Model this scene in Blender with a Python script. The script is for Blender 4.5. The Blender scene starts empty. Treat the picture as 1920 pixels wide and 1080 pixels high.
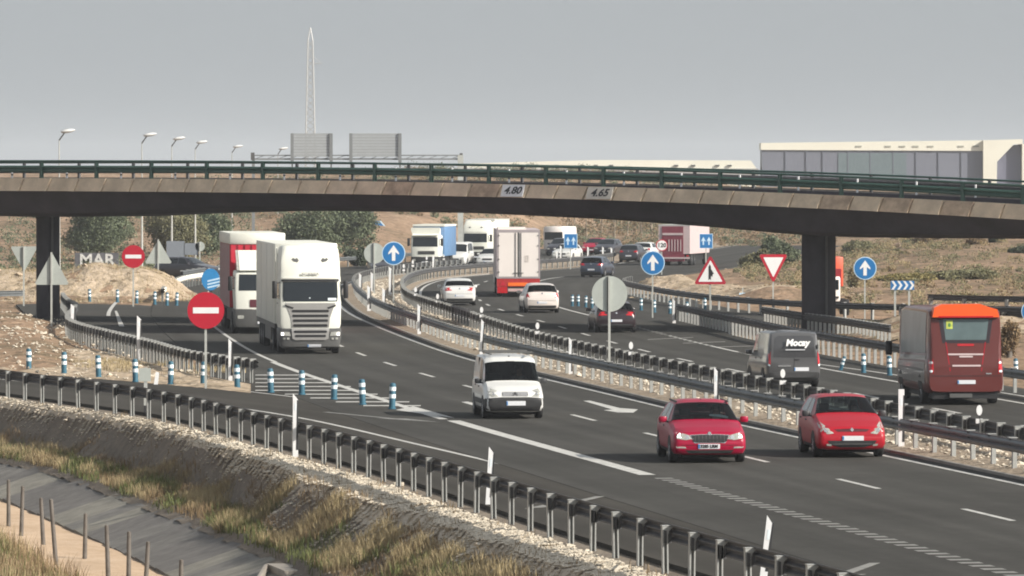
import bpy, bmesh, math, random
import numpy as np
from mathutils import Vector, Matrix
from mathutils.bvhtree import BVHTree
R = math.radians
rng = np.random.default_rng(7)
random.seed(7)
sc = bpy.context.scene
col = sc.collection

# ------------------------------------------------------------ camera, world, sun, exposure
F, HOR, CH = 11000.0, 335.0, 7.0          # focal length in px of a 1920 frame, horizon row, eye height
cam = bpy.data.cameras.new('camera'); camo = bpy.data.objects.new('camera', cam); col.objects.link(camo)
cam.sensor_width = 36; cam.lens = 36 * F / 1920; cam.shift_y = -(540 - HOR) / 1920
cam.clip_start = 1; cam.clip_end = 20000
camo.location = (0, 0, CH); camo.rotation_euler = (R(90), 0, 0)
sc.camera = camo
SUN_EL, SUN_DIR = 29.0, (0.895, -0.446)
world = bpy.data.worlds.new('World'); sc.world = world; world.use_nodes = True
nt = world.node_tree; nt.nodes.clear()
sky = nt.nodes.new('ShaderNodeTexSky'); sky.sky_type = 'NISHITA'; sky.sun_disc = False
sky.sun_elevation = R(SUN_EL); sky.sun_rotation = math.atan2(SUN_DIR[0], SUN_DIR[1])
sky.dust_density = 2.0; sky.air_density = 1.0; sky.ozone_density = 1.0
hs = nt.nodes.new('ShaderNodeHueSaturation'); hs.inputs['Saturation'].default_value = 0.12
tint = nt.nodes.new('ShaderNodeMix'); tint.data_type = 'RGBA'; tint.blend_type = 'MULTIPLY'; tint.inputs[0].default_value = 1
tint.inputs[7].default_value = (0.93, 0.98, 1.03, 1)
bg = nt.nodes.new('ShaderNodeBackground'); bg.inputs['Strength'].default_value = 0.118
ow = nt.nodes.new('ShaderNodeOutputWorld')
nt.links.new(sky.outputs[0], hs.inputs['Color']); nt.links.new(hs.outputs[0], tint.inputs[6])
pale = nt.nodes.new('ShaderNodeMix'); pale.data_type = 'RGBA'; pale.inputs[7].default_value = (2.72, 2.92, 3.06, 1)
_tc = nt.nodes.new('ShaderNodeTexCoord'); _sp = nt.nodes.new('ShaderNodeSeparateXYZ'); _mr = nt.nodes.new('ShaderNodeMapRange'); _mr.inputs[1].default_value = 0.0; _mr.inputs[2].default_value = 0.45; _mr.inputs[3].default_value = 0.80; _mr.inputs[4].default_value = 0.0
nt.links.new(_tc.outputs['Generated'], _sp.inputs[0]); nt.links.new(_sp.outputs[2], _mr.inputs[0]); nt.links.new(_mr.outputs[0], pale.inputs[0])
nt.links.new(tint.outputs[2], pale.inputs[6]); nt.links.new(pale.outputs[2], bg.inputs[0]); nt.links.new(bg.outputs[0], ow.inputs[0])
sl = bpy.data.lights.new('sun', 'SUN'); sl.energy = 5.0; sl.angle = R(0.5); sl.color = (1.0, 0.93, 0.82)
so = bpy.data.objects.new('sun', sl); col.objects.link(so)
_h = math.cos(R(SUN_EL)); to_sun = Vector((SUN_DIR[0] * _h, SUN_DIR[1] * _h, math.sin(R(SUN_EL))))
so.rotation_euler = to_sun.to_track_quat('Z', 'Y').to_euler(); so.location = (30, -20, 40)
sc.view_settings.view_transform = 'Standard'; sc.view_settings.look = 'None'
sc.view_settings.exposure = 0.35; sc.view_settings.gamma = 1.0; sc.view_settings.use_curve_mapping = False
sc.cycles.max_bounces = 6; sc.cycles.volume_bounces = 0; sc.cycles.use_denoising = True
sc.cycles.filter_width = 1.9

HAZE = 0.00014
# ------------------------------------------------------------ materials
MATS = {}
def M(name, c, rough=0.7, metal=0.0, var=0.12, scale=3.0, bump=0.0, bscale=40.0, c2=None, emit=0, coat=0, spec=0.5, trans=0):
    if name in MATS: return MATS[name]
    m = bpy.data.materials.new(name); m.use_nodes = True; n = m.node_tree; b = n.nodes['Principled BSDF']
    b.inputs['Roughness'].default_value = rough; b.inputs['Metallic'].default_value = metal
    b.inputs['Specular IOR Level'].default_value = spec
    if coat: b.inputs['Coat Weight'].default_value = coat; b.inputs['Coat Roughness'].default_value = 0.06
    b.inputs['Base Color'].default_value = (*c, 1)
    if emit: b.inputs['Emission Color'].default_value = (*c, 1); b.inputs['Emission Strength'].default_value = emit
    if var or c2:
        tc = n.nodes.new('ShaderNodeTexCoord'); ns = n.nodes.new('ShaderNodeTexNoise')
        ns.inputs['Scale'].default_value = scale; ns.inputs['Detail'].default_value = 6; ns.inputs['Roughness'].default_value = 0.65
        n.links.new(tc.outputs['Object'], ns.inputs['Vector'])
        cr = n.nodes.new('ShaderNodeValToRGB'); cr.color_ramp.elements[0].position = 0.32; cr.color_ramp.elements[1].position = 0.68
        a = tuple(max(0, x * (1 - var)) for x in c); d = tuple(min(1, x * (1 + var)) for x in (c2 or c))
        cr.color_ramp.elements[0].color = (*a, 1); cr.color_ramp.elements[1].color = (*d, 1)
        n.links.new(ns.outputs['Fac'], cr.inputs[0]); n.links.new(cr.outputs[0], b.inputs['Base Color'])
        if bump:
            n2 = n.nodes.new('ShaderNodeTexNoise'); n2.inputs['Scale'].default_value = bscale; n2.inputs['Detail'].default_value = 5
            n.links.new(tc.outputs['Object'], n2.inputs['Vector'])
            bp = n.nodes.new('ShaderNodeBump'); bp.inputs['Strength'].default_value = bump; bp.inputs['Distance'].default_value = 0.05
            n.links.new(n2.outputs['Fac'], bp.inputs['Height']); n.links.new(bp.outputs[0], b.inputs['Normal'])
    MATS[name] = m; return m

def multi_mat(name, stops, scales, rough=0.9, bump=0.6, bscale=6.0, bdist=0.15):
    """ground: layered noise at several scales through a colour ramp"""
    m = bpy.data.materials.new(name); m.use_nodes = True; n = m.node_tree; b = n.nodes['Principled BSDF']
    b.inputs['Roughness'].default_value = rough; b.inputs['Specular IOR Level'].default_value = 0.04
    tc = n.nodes.new('ShaderNodeTexCoord'); prev = None
    for i, s in enumerate(scales):
        ns = n.nodes.new('ShaderNodeTexNoise'); ns.inputs['Scale'].default_value = s; ns.inputs['Detail'].default_value = 8
        ns.inputs['Roughness'].default_value = 0.7
        n.links.new(tc.outputs['Object'], ns.inputs['Vector'])
        if prev is None: prev = ns.outputs['Fac']
        else:
            mx = n.nodes.new('ShaderNodeMath'); mx.operation = 'ADD'; n.links.new(prev, mx.inputs[0]); n.links.new(ns.outputs['Fac'], mx.inputs[1]); prev = mx.outputs[0]
    dv = n.nodes.new('ShaderNodeMath'); dv.operation = 'DIVIDE'; n.links.new(prev, dv.inputs[0]); dv.inputs[1].default_value = len(scales)
    cr = n.nodes.new('ShaderNodeValToRGB'); e = cr.color_ramp.elements
    while len(e) < len(stops): e.new(0.5)
    for i, (p, c) in enumerate(stops): e[i].position = p; e[i].color = (*c, 1)
    n.links.new(dv.outputs[0], cr.inputs[0]); n.links.new(cr.outputs[0], b.inputs['Base Color'])
    nb = n.nodes.new('ShaderNodeTexNoise'); nb.inputs['Scale'].default_value = bscale; nb.inputs['Detail'].default_value = 10
    n.links.new(tc.outputs['Object'], nb.inputs['Vector'])
    bp = n.nodes.new('ShaderNodeBump'); bp.inputs['Strength'].default_value = bump; bp.inputs['Distance'].default_value = bdist
    n.links.new(nb.outputs['Fac'], bp.inputs['Height']); n.links.new(bp.outputs[0], b.inputs['Normal'])
    MATS[name] = m; return m

ASPH = multi_mat('asphalt', [(0.36, (0.052, 0.051, 0.048)), (0.5, (0.064, 0.062, 0.0575)), (0.64, (0.079, 0.076, 0.071))], [0.6, 3.0, 14.0], rough=0.85, bump=0.25, bscale=25, bdist=0.02)
ASPH2 = multi_mat('asphalt_slip', [(0.36, (0.051, 0.047, 0.042)), (0.5, (0.061, 0.057, 0.051)), (0.64, (0.073, 0.068, 0.060))], [0.6, 3.0, 14.0], rough=0.85, bump=0.25, bscale=25, bdist=0.02)
def road_streaks(m):                                   # darker wheel tracks and patched strips along the road
    n = m.node_tree; b = n.nodes['Principled BSDF']; src = b.inputs['Base Color'].links[0].from_socket
    tc = [x for x in n.nodes if x.type == 'TEX_COORD'][0]
    uv = n.nodes.new('ShaderNodeUVMap'); mp = n.nodes.new('ShaderNodeMapping'); mp.inputs['Scale'].default_value = (1.3, 0.012, 1)
    ns = n.nodes.new('ShaderNodeTexNoise'); ns.inputs['Scale'].default_value = 1.0; ns.inputs['Detail'].default_value = 4
    n.links.new(uv.outputs[0], mp.inputs[0]); n.links.new(mp.outputs[0], ns.inputs['Vector'])
    mr = n.nodes.new('ShaderNodeMapRange'); mr.inputs[1].default_value = 0.3; mr.inputs[2].default_value = 0.7; mr.inputs[3].default_value = 0.84; mr.inputs[4].default_value = 1.12
    n.links.new(ns.outputs['Fac'], mr.inputs[0])
    mx = n.nodes.new('ShaderNodeMix'); mx.data_type = 'RGBA'; mx.blend_type = 'MULTIPLY'; mx.inputs[0].default_value = 1
    n.links.new(src, mx.inputs[6]); n.links.new(mr.outputs[0], mx.inputs[7]); sx = n.nodes.new('ShaderNodeSeparateXYZ'); n.links.new(uv.outputs[0], sx.inputs[0])
    m1 = n.nodes.new('ShaderNodeMath'); m1.operation = 'MULTIPLY_ADD'; m1.inputs[1].default_value = 2 * math.pi / 1.75; m1.inputs[2].default_value = 0.6; n.links.new(sx.outputs[0], m1.inputs[0])
    m2 = n.nodes.new('ShaderNodeMath'); m2.operation = 'SINE'; n.links.new(m1.outputs[0], m2.inputs[0]); m3 = n.nodes.new('ShaderNodeMath'); m3.operation = 'MULTIPLY_ADD'; m3.inputs[1].default_value = .05; m3.inputs[2].default_value = 1.0; n.links.new(m2.outputs[0], m3.inputs[0])
    np_ = n.nodes.new('ShaderNodeTexNoise'); np_.inputs['Scale'].default_value = .10; np_.inputs['Detail'].default_value = 3; n.links.new(tc.outputs['Object'], np_.inputs['Vector']); m4 = n.nodes.new('ShaderNodeMapRange'); m4.inputs[1].default_value = .35; m4.inputs[2].default_value = .65; m4.inputs[3].default_value = .90; m4.inputs[4].default_value = 1.08; n.links.new(np_.outputs['Fac'], m4.inputs[0])
    m5 = n.nodes.new('ShaderNodeMath'); m5.operation = 'MULTIPLY'; n.links.new(m3.outputs[0], m5.inputs[0]); n.links.new(m4.outputs[0], m5.inputs[1])
    my = n.nodes.new('ShaderNodeMix'); my.data_type = 'RGBA'; my.blend_type = 'MULTIPLY'; my.inputs[0].default_value = 1; n.links.new(mx.outputs[2], my.inputs[6]); n.links.new(m5.outputs[0], my.inputs[7]); n.links.new(my.outputs[2], b.inputs['Base Color'])
road_streaks(ASPH); road_streaks(ASPH2)
PAINT = M('road_paint', (0.50, 0.49, 0.46), 0.6, var=0.28, scale=3)
PAINT_W = M('road_paint_worn', (0.22, 0.215, 0.20), 0.7, var=0.3, scale=5)
GROUND = multi_mat('dry_ground', [(0.40, (0.10, 0.085, 0.055)), (0.46, (0.20, 0.15, 0.10)), (0.52, (0.30, 0.205, 0.14)), (0.60, (0.40, 0.29, 0.20))], [0.05, 0.35, 2.2], bump=0.8, bscale=1.2, bdist=0.5)
DIRT = multi_mat('dirt_track', [(0.38, (0.40, 0.29, 0.19)), (0.5, (0.50, 0.37, 0.26)), (0.62, (0.58, 0.45, 0.33))], [0.3, 2.0, 9.0], bump=0.3, bscale=4, bdist=0.06)
EMB = multi_mat('stony_earth', [(0.36, (0.12, 0.10, 0.082)), (0.5, (0.20, 0.17, 0.14)), (0.64, (0.30, 0.255, 0.20))], [0.4, 2.0, 9.0], bump=0.45, bscale=6, bdist=0.08)
STONE = multi_mat('limestone_chips', [(.34, (.30, .26, .21)), (.48, (.52, .46, .37)), (.64, (.70, .63, .53))], [1.5, 9, 30], bump=.2)
VERGE = multi_mat('pale_gravel_bed', [(.36, (.34, .29, .23)), (.48, (.54, .47, .38)), (.62, (.70, .62, .52))], [1.2, 8, 30], bump=.5, bscale=14, bdist=.05)
MEDIAN = multi_mat('median_gravel', [(0.36, (0.20, 0.16, 0.12)), (0.5, (0.32, 0.26, 0.20)), (0.64, (0.45, 0.38, 0.30))], [0.5, 3.0, 12.0], bump=0.9, bscale=7, bdist=0.1)
SAND = multi_mat('sandy_earth', [(0.38, (0.17, 0.135, 0.095)), (0.46, (0.36, 0.285, 0.20)), (0.53, (0.46, 0.365, 0.27)), (0.62, (0.55, 0.45, 0.34))], [0.35, 1.4, 5.0], bump=0.9, bscale=1.6, bdist=0.4)
CONC = M('concrete', (0.30, 0.27, 0.235), 0.85, var=0.18, scale=1.5, bump=0.3, bscale=12)
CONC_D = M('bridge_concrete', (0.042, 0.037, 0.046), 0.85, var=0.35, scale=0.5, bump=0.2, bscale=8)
DITCH = [M('ditch_concrete_%s' % k, c, 0.9, var=0.25, scale=1.8, bump=0.3) for k, c in zip(['dark', 'mid', 'pale'], [(0.15, 0.14, 0.13), (0.18, 0.17, 0.155), (0.24, 0.225, 0.19)])]
FASC = M('fascia_concrete', (0.58, 0.47, 0.345), 0.85, var=0.22, scale=0.9, bump=0.25)
FASC2 = M('fascia_concrete_stained', (0.42, 0.32, 0.23), 0.85, var=0.4, scale=1.3, bump=0.25)
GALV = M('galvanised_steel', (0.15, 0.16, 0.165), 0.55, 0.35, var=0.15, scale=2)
GALVD = M('weathered_shade_steel', (0.085, 0.085, 0.088), 0.65, 0.25, var=0.25, scale=3)
POSTM = M('galvanised_post', (0.36, 0.365, 0.35), 0.55, 0.2, var=0.12, scale=5)
SIGNB = M('sign_back', (0.42, 0.45, 0.42), 0.5, 0.1, var=0.06)
POLE = M('pole_steel', (0.48, 0.49, 0.46), 0.5, 0.2, var=0.1)
RED = M('sign_red', (0.46, 0.008, 0.028), 0.45, var=0.04)
WHITE = M('sign_white', (0.80, 0.80, 0.80), 0.5, var=0.03)
CREAM = M('cream_white', (0.78, 0.76, 0.68), 0.6, var=0.04)
BLUE = M('sign_blue', (0.012, 0.16, 0.42), 0.45, var=0.04)
LBLUE = M('sign_pale_blue', (0.55, 0.72, 0.85), 0.5, var=0.03)
BLACK = M('matt_black', (0.012, 0.012, 0.014), 0.6, var=0)
RUB = M('tyre_rubber', (0.015, 0.015, 0.016), 0.8, var=0)
DPL = M('dark_plastic', (0.035, 0.035, 0.037), 0.55, var=0.1)
GPL = M('grey_plastic', (0.09, 0.09, 0.088), 0.55, var=0.1)
def see_through():
    m = bpy.data.materials.new('window_glass'); m.use_nodes = True; n = m.node_tree; n.nodes.clear(); o = n.nodes.new('ShaderNodeOutputMaterial'); t = n.nodes.new('ShaderNodeBsdfTransparent'); t.inputs[0].default_value = (.50, .56, .55, 1)
    g_ = n.nodes.new('ShaderNodeBsdfGlossy'); g_.inputs['Roughness'].default_value = .03; f = n.nodes.new('ShaderNodeFresnel'); f.inputs[0].default_value = 1.5; mx = n.nodes.new('ShaderNodeMixShader')
    n.links.new(f.outputs[0], mx.inputs[0]); n.links.new(t.outputs[0], mx.inputs[1]); n.links.new(g_.outputs[0], mx.inputs[2]); n.links.new(mx.outputs[0], o.inputs[0]); MATS['window_glass'] = m; return m
CLEAR = see_through()
GLASS = M('tinted_glass', (0.012, 0.016, 0.02), 0.12, var=0, spec=0.5)
GLASS_L = M('pale_tinted_glass', (0.10, 0.14, 0.145), 0.12, var=0.15, scale=1)
LAMPG = M('headlamp_glass', (0.36, 0.36, 0.33), 0.15, var=0.25, scale=12)
LAMPON = M('headlamp_lit', (1.0, 0.97, 0.92), 0.3, var=0, emit=1.5)
TAIL = M('tail_lamp', (0.45, 0.008, 0.015), 0.2, var=0.1, coat=0.5)
RIM = M('alloy_rim', (0.45, 0.45, 0.46), 0.35, 0.7, var=0)
CHROME = M('bright_trim', (0.7, 0.7, 0.7), 0.2, 0.8, var=0)
BOLL = M('bollard_blue', (0.026, 0.11, 0.165), 0.55, var=0.12, scale=8)
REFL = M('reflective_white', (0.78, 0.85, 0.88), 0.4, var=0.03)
GREENP = M('green_painted_steel', (0.035, 0.085, 0.07), 0.5, 0.0, var=0.12)
WOOD = M('weathered_wood', (0.13, 0.115, 0.10), 0.85, var=0.25, scale=6)

# ------------------------------------------------------------ mesh helpers
def mesh_obj(name, V, Fc, mat, parent=None, smooth=None, loc=None):
    me = bpy.data.meshes.new(name); me.from_pydata([tuple(v) for v in V] if not isinstance(V, list) else V, [], Fc)
    if isinstance(mat, (list, tuple)):
        for m in mat: me.materials.append(m)
    else: me.materials.append(mat)
    if smooth is not None:
        me.polygons.foreach_set('use_smooth', [True] * len(me.polygons)); me.set_sharp_from_angle(angle=R(smooth))
    o = bpy.data.objects.new(name, me); col.objects.link(o)
    if parent is not None: o.parent = parent
    if loc is not None: o.location = loc
    return o
def fast_mesh(name, V, Q, mat, parent=None, smooth=False, uv=None):
    """V (n,3) array, Q (m,k) int array"""
    me = bpy.data.meshes.new(name); V = np.asarray(V, np.float32); Q = np.asarray(Q, np.int32); m, k = Q.shape
    me.vertices.add(len(V)); me.vertices.foreach_set('co', V.ravel())
    me.loops.add(m * k); me.loops.foreach_set('vertex_index', Q.ravel())
    me.polygons.add(m); me.polygons.foreach_set('loop_start', np.arange(0, m * k, k, dtype=np.int32)); me.polygons.foreach_set('loop_total', np.full(m, k, np.int32))
    me.polygons.foreach_set('use_smooth', np.full(m, bool(smooth)))
    if uv is not None:
        u = me.uv_layers.new(name='UVMap'); u.data.foreach_set('uv', np.asarray(uv, np.float32)[Q.ravel()].ravel())
    me.update(calc_edges=True); me.validate()
    if isinstance(mat, (list, tuple)):
        for x in mat: me.materials.append(x)
    else: me.materials.append(mat)
    o = bpy.data.objects.new(name, me); col.objects.link(o)
    if parent is not None: o.parent = parent
    return o
class MB:
    def __init__(s): s.V = []; s.F = []
    def add(s, V, Fc):
        n = len(s.V); s.V += [tuple(v) for v in V]; s.F += [tuple(i + n for i in f) for f in Fc]; return s
    def box(s, x0, x1, y0, y1, z0, z1, rz=0, c=(0, 0, 0), bev=0):
        if bev:
            b = bev; V = []; 
            ring = lambda z, k: [(x0 + k, y0, z), (x1 - k, y0, z), (x1, y0 + k, z), (x1, y1 - k, z), (x1 - k, y1, z), (x0 + k, y1, z), (x0, y1 - k, z), (x0, y0 + k, z)]
            inn = lambda z: [(x0 + b, y0 + b * .4, z), (x1 - b, y0 + b * .4, z), (x1 - b * .4, y0 + b, z), (x1 - b * .4, y1 - b, z), (x1 - b, y1 - b * .4, z), (x0 + b, y1 - b * .4, z), (x0 + b * .4, y1 - b, z), (x0 + b * .4, y0 + b, z)]
            for L in (inn(z0), ring(z0 + b, b), ring(z1 - b, b), inn(z1)): V += L
            Fc = [tuple(range(7, -1, -1)), tuple(range(24, 32))]
            for k in range(3):
                for i in range(8): j = (i + 1) % 8; Fc.append((k * 8 + i, k * 8 + j, k * 8 + 8 + j, k * 8 + 8 + i))
        else:
            V = [(x0, y0, z0), (x1, y0, z0), (x1, y1, z0), (x0, y1, z0), (x0, y0, z1), (x1, y0, z1), (x1, y1, z1), (x0, y1, z1)]
            Fc = [(3, 2, 1, 0), (4, 5, 6, 7), (0, 1, 5, 4), (1, 2, 6, 5), (2, 3, 7, 6), (3, 0, 4, 7)]
        if rz:
            ca, sa = math.cos(rz), math.sin(rz); V = [(x * ca - y * sa, x * sa + y * ca, z) for x, y, z in V]
        return s.add([(x + c[0], y + c[1], z + c[2]) for x, y, z in V], Fc)
    def tube(s, p0, p1, r0, r1=None, n=8, cap=True):
        r1 = r0 if r1 is None else r1; p0 = Vector(p0); p1 = Vector(p1); d = (p1 - p0).normalized()
        a = d.orthogonal().normalized(); b = d.cross(a); V = []
        for p, r in ((p0, r0), (p1, r1)):
            for i in range(n): t = 2 * math.pi * i / n; V.append(p + a * (r * math.cos(t)) + b * (r * math.sin(t)))
        Fc = [(i, (i + 1) % n, n + (i + 1) % n, n + i) for i in range(n)]
        if cap: Fc += [tuple(range(n - 1, -1, -1)), tuple(range(n, 2 * n))]
        return s.add(V, Fc)
    def lathe(s, prof, c=(0, 0, 0), n=16, axis='z'):
        V = []
        for r, z in prof:
            for i in range(n):
                t = 2 * math.pi * i / n; p = (r * math.cos(t), r * math.sin(t), z)
                if axis == 'x': p = (p[2], p[0], p[1])
                if axis == 'y': p = (p[0], p[2], p[1])
                V.append((p[0] + c[0], p[1] + c[1], p[2] + c[2]))
        Fc = []
        for k in range(len(prof) - 1):
            for i in range(n): j = (i + 1) % n; Fc.append((k * n + i, k * n + j, k * n + n + j, k * n + n + i))
        Fc += [tuple(range(n - 1, -1, -1)), tuple(range((len(prof) - 1) * n, len(prof) * n))]
        return s.add(V, Fc)
    def prism(s, pts, y0, y1, plane='xz'):
        """polygon extruded; plane xz -> thickness in y; yz -> thickness in x; xy -> z"""
        n = len(pts); f = {'xz': lambda a, b, t: (a, t, b), 'yz': lambda a, b, t: (t, a, b), 'xy': lambda a, b, t: (a, b, t)}[plane]
        V = [f(a, b, y0) for a, b in pts] + [f(a, b, y1) for a, b in pts]
        Fc = [tuple(range(n)), tuple(range(2 * n - 1, n - 1, -1))] + [(i, n + i, n + (i + 1) % n, (i + 1) % n) for i in range(n)]
        return s.add(V, Fc)
    def build(s, name, mat, parent=None, smooth=None, loc=None, fix=True):
        o = mesh_obj(name, s.V, s.F, mat, parent, None, loc)
        if fix:
            bm = bmesh.new(); bm.from_mesh(o.data); bmesh.ops.recalc_face_normals(bm, faces=bm.faces[:]); bm.to_mesh(o.data); bm.free()
        if smooth is not None:
            o.data.polygons.foreach_set('use_smooth', [True] * len(o.data.polygons)); o.data.set_sharp_from_angle(angle=R(smooth))
        return o
def thing(name, label, cat, loc=(0, 0, 0), rz=0, group=None):
    o = bpy.data.objects.new(name, None); col.objects.link(o); o.location = loc; o.rotation_euler = (0, 0, rz)
    o.empty_display_size = 0.3; return tag(o, label, cat, group)
def tag(o, label, cat, group=None, kind=None):
    if label: o['label'] = label
    if cat: o['category'] = cat
    if group: o['group'] = group
    if kind: o['kind'] = kind
    return o
def struct(o, label=None, kind='structure'):
    o['kind'] = kind
    if label: o['label'] = label
    return o
def clone(o, parent=None, loc=None, rz=None, label=None):
    c = o.copy(); col.objects.link(c)
    if parent is not None: c.parent = parent
    if loc is not None: c.location = loc
    if rz is not None: c.rotation_euler = (0, 0, rz)
    if label: c['label'] = label
    for ch in [x for x in KIDS.get(o.name, [])]: clone_child(ch, c)
    return c
KIDS = {}
def reg(o, *ch): KIDS.setdefault(o.name, []).extend(ch)
def clone_child(ch, parent):
    c = ch.copy(); col.objects.link(c); c.parent = parent; c.location = ch.location; c.rotation_euler = ch.rotation_euler
    for g in KIDS.get(ch.name, []): clone_child(g, c)
def text_part(name, s, size, mat, parent, loc, rot=(R(90), 0, 0), ext=0.006, bold=0.0, shear=0.0, sx=1.0):
    cu = bpy.data.curves.new(name, 'FONT'); cu.body = s; cu.size = size; cu.extrude = ext; cu.offset = bold; cu.shear = shear
    cu.align_x = 'CENTER'; cu.align_y = 'CENTER'; cu.resolution_u = 3
    o = bpy.data.objects.new(name, cu); col.objects.link(o)
    dg = bpy.context.evaluated_depsgraph_get(); me = bpy.data.meshes.new_from_object(o.evaluated_get(dg)); bpy.data.objects.remove(o)
    me.materials.clear(); me.materials.append(mat)
    o = bpy.data.objects.new(name, me); col.objects.link(o); o.parent = parent; o.location = loc; o.rotation_euler = rot; o.scale = (sx, 1, 1)
    return o
def W(px, py, z=0.0):
    """where a ray through a pixel of the 1920x1080 photograph meets the level z"""
    D = (CH - z) * F / (py - HOR); return ((px - 960) * D / F, D)
def at_depth(px, D): return (px - 960) * D / F
def zat(py, D): return CH - (py - HOR) * D / F

# ------------------------------------------------------------ road curves  X = f(Y)
YY = np.arange(60.0, 900.0, 1.0)
def curve(pts, sig=9.0):
    p = sorted((d, x) for x, d in pts); d = np.array([q[0] for q in p]); x = np.array([q[1] for q in p])
    v = np.interp(YY, d, x); s0 = (x[1] - x[0]) / (d[1] - d[0]) if len(x) < 4 else (x[3] - x[0]) / (d[3] - d[0]); s1 = (x[-1] - x[-2]) / (d[-1] - d[-2])
    v = np.where(YY < d[0], x[0] + (YY - d[0]) * s0, v); v = np.where(YY > d[-1], x[-1] + (YY - d[-1]) * s1, v)
    k = np.arange(-40, 41); g = np.exp(-k * k / (2 * sig * sig)); g /= g.sum()
    pad = np.concatenate([v[0] + (np.arange(-40, 0)) * (v[1] - v[0]), v, v[-1] + np.arange(1, 41) * (v[-1] - v[-2])])
    v = np.convolve(pad, g, 'valid')
    return v
imgpts = lambda L, z=0: [W(a, b, z) for a, b in L]
cC = curve(imgpts([(1920, 888), (1727, 848), (1497, 802), (1390, 780), (1252, 747), (1170, 728), (1082, 709), (1015, 693), (900, 663), (800, 628), (740, 605), (700, 588), (672, 565), (662, 548), (668, 535)]) + [(-8.6, 421), (-5.0, 445), (0.6, 470), (5.3, 500), (11.5, 550), (19.5, 620), (28, 700)])
cD = curve(imgpts([(1915, 862), (1798, 837), (1548, 781), (1418, 753), (1302, 729), (1200, 707), (1120, 688), (1030, 667), (960, 645), (900, 623), (840, 600), (790, 585), (757, 570), (752, 559), (752, 545), (768, 533), (807, 522)]) + [(-3.0, 428), (2.0, 450), (6.3, 470), (9.2, 500), (15.0, 550), (23, 620), (32, 700)])
cN = curve(imgpts([(10, 745), (43, 750), (77, 757), (113, 762), (149, 766), (183, 770), (216, 774), (252, 778), (308, 790), (335, 796), (383, 808), (427, 821), (475, 835), (522, 848), (573, 861), (630, 876), (685, 893), (745, 911), (802, 931), (866, 952), (928, 975), (1000, 1000), (1075, 1021), (1155, 1050), (1250, 1077)], -0.12) + [(-26, 215), (-40, 240)], 5)
def fx(c, y): return float(np.interp(y, YY, c))
def slope(c, y): return (np.interp(y + 1, YY, c) - np.interp(y - 1, YY, c)) / 2
def off(c, y, o):
    """point at signed right-hand offset o from curve c at depth y"""
    s = slope(c, y); k = 1 / math.sqrt(1 + s * s); return (fx(c, y) + o * k, y - o * s * k)
def heading(c, y): return -math.atan(slope(c, y))          # rotation about z of +Y onto the curve
def stations(c, y0, y1, step):
    out = []; y = y0
    while y <= y1:
        out.append(y); y += step / math.sqrt(1 + slope(c, y) ** 2)
    return out
def ribbon(name, c, y0, y1, o0, o1, z, mat, step=3.0, parent=None, thick=0.0):
    ys = stations(c, y0, y1, step); 
    if ys[-1] < y1 - 0.01: ys.append(y1)
    V = []; Q = []; UV = []; s = 0
    fo0 = o0 if callable(o0) else (lambda y: o0); fo1 = o1 if callable(o1) else (lambda y: o1)
    for i, y in enumerate(ys):
        a = off(c, y, fo0(y)); b = off(c, y, fo1(y)); V += [(*a, z), (*b, z)]; UV += [(fo0(y), y), (fo1(y), y)]
        if i: k = 2 * i; Q.append((k - 2, k - 1, k + 1, k))
    if thick:
        n = len(V); V += [(v[0], v[1], z - thick) for v in V]; UV += UV; Q2 = [tuple(j + n for j in q[::-1]) for q in Q]
        for i in range(1, len(ys)): k = 2 * i; Q2 += [(k - 2, k, n + k, n + k - 2), (k + 1, k - 1, n + k - 1, n + k + 1)]
        Q += Q2
    return fast_mesh(name, V, Q, mat, parent, uv=UV)
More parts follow.
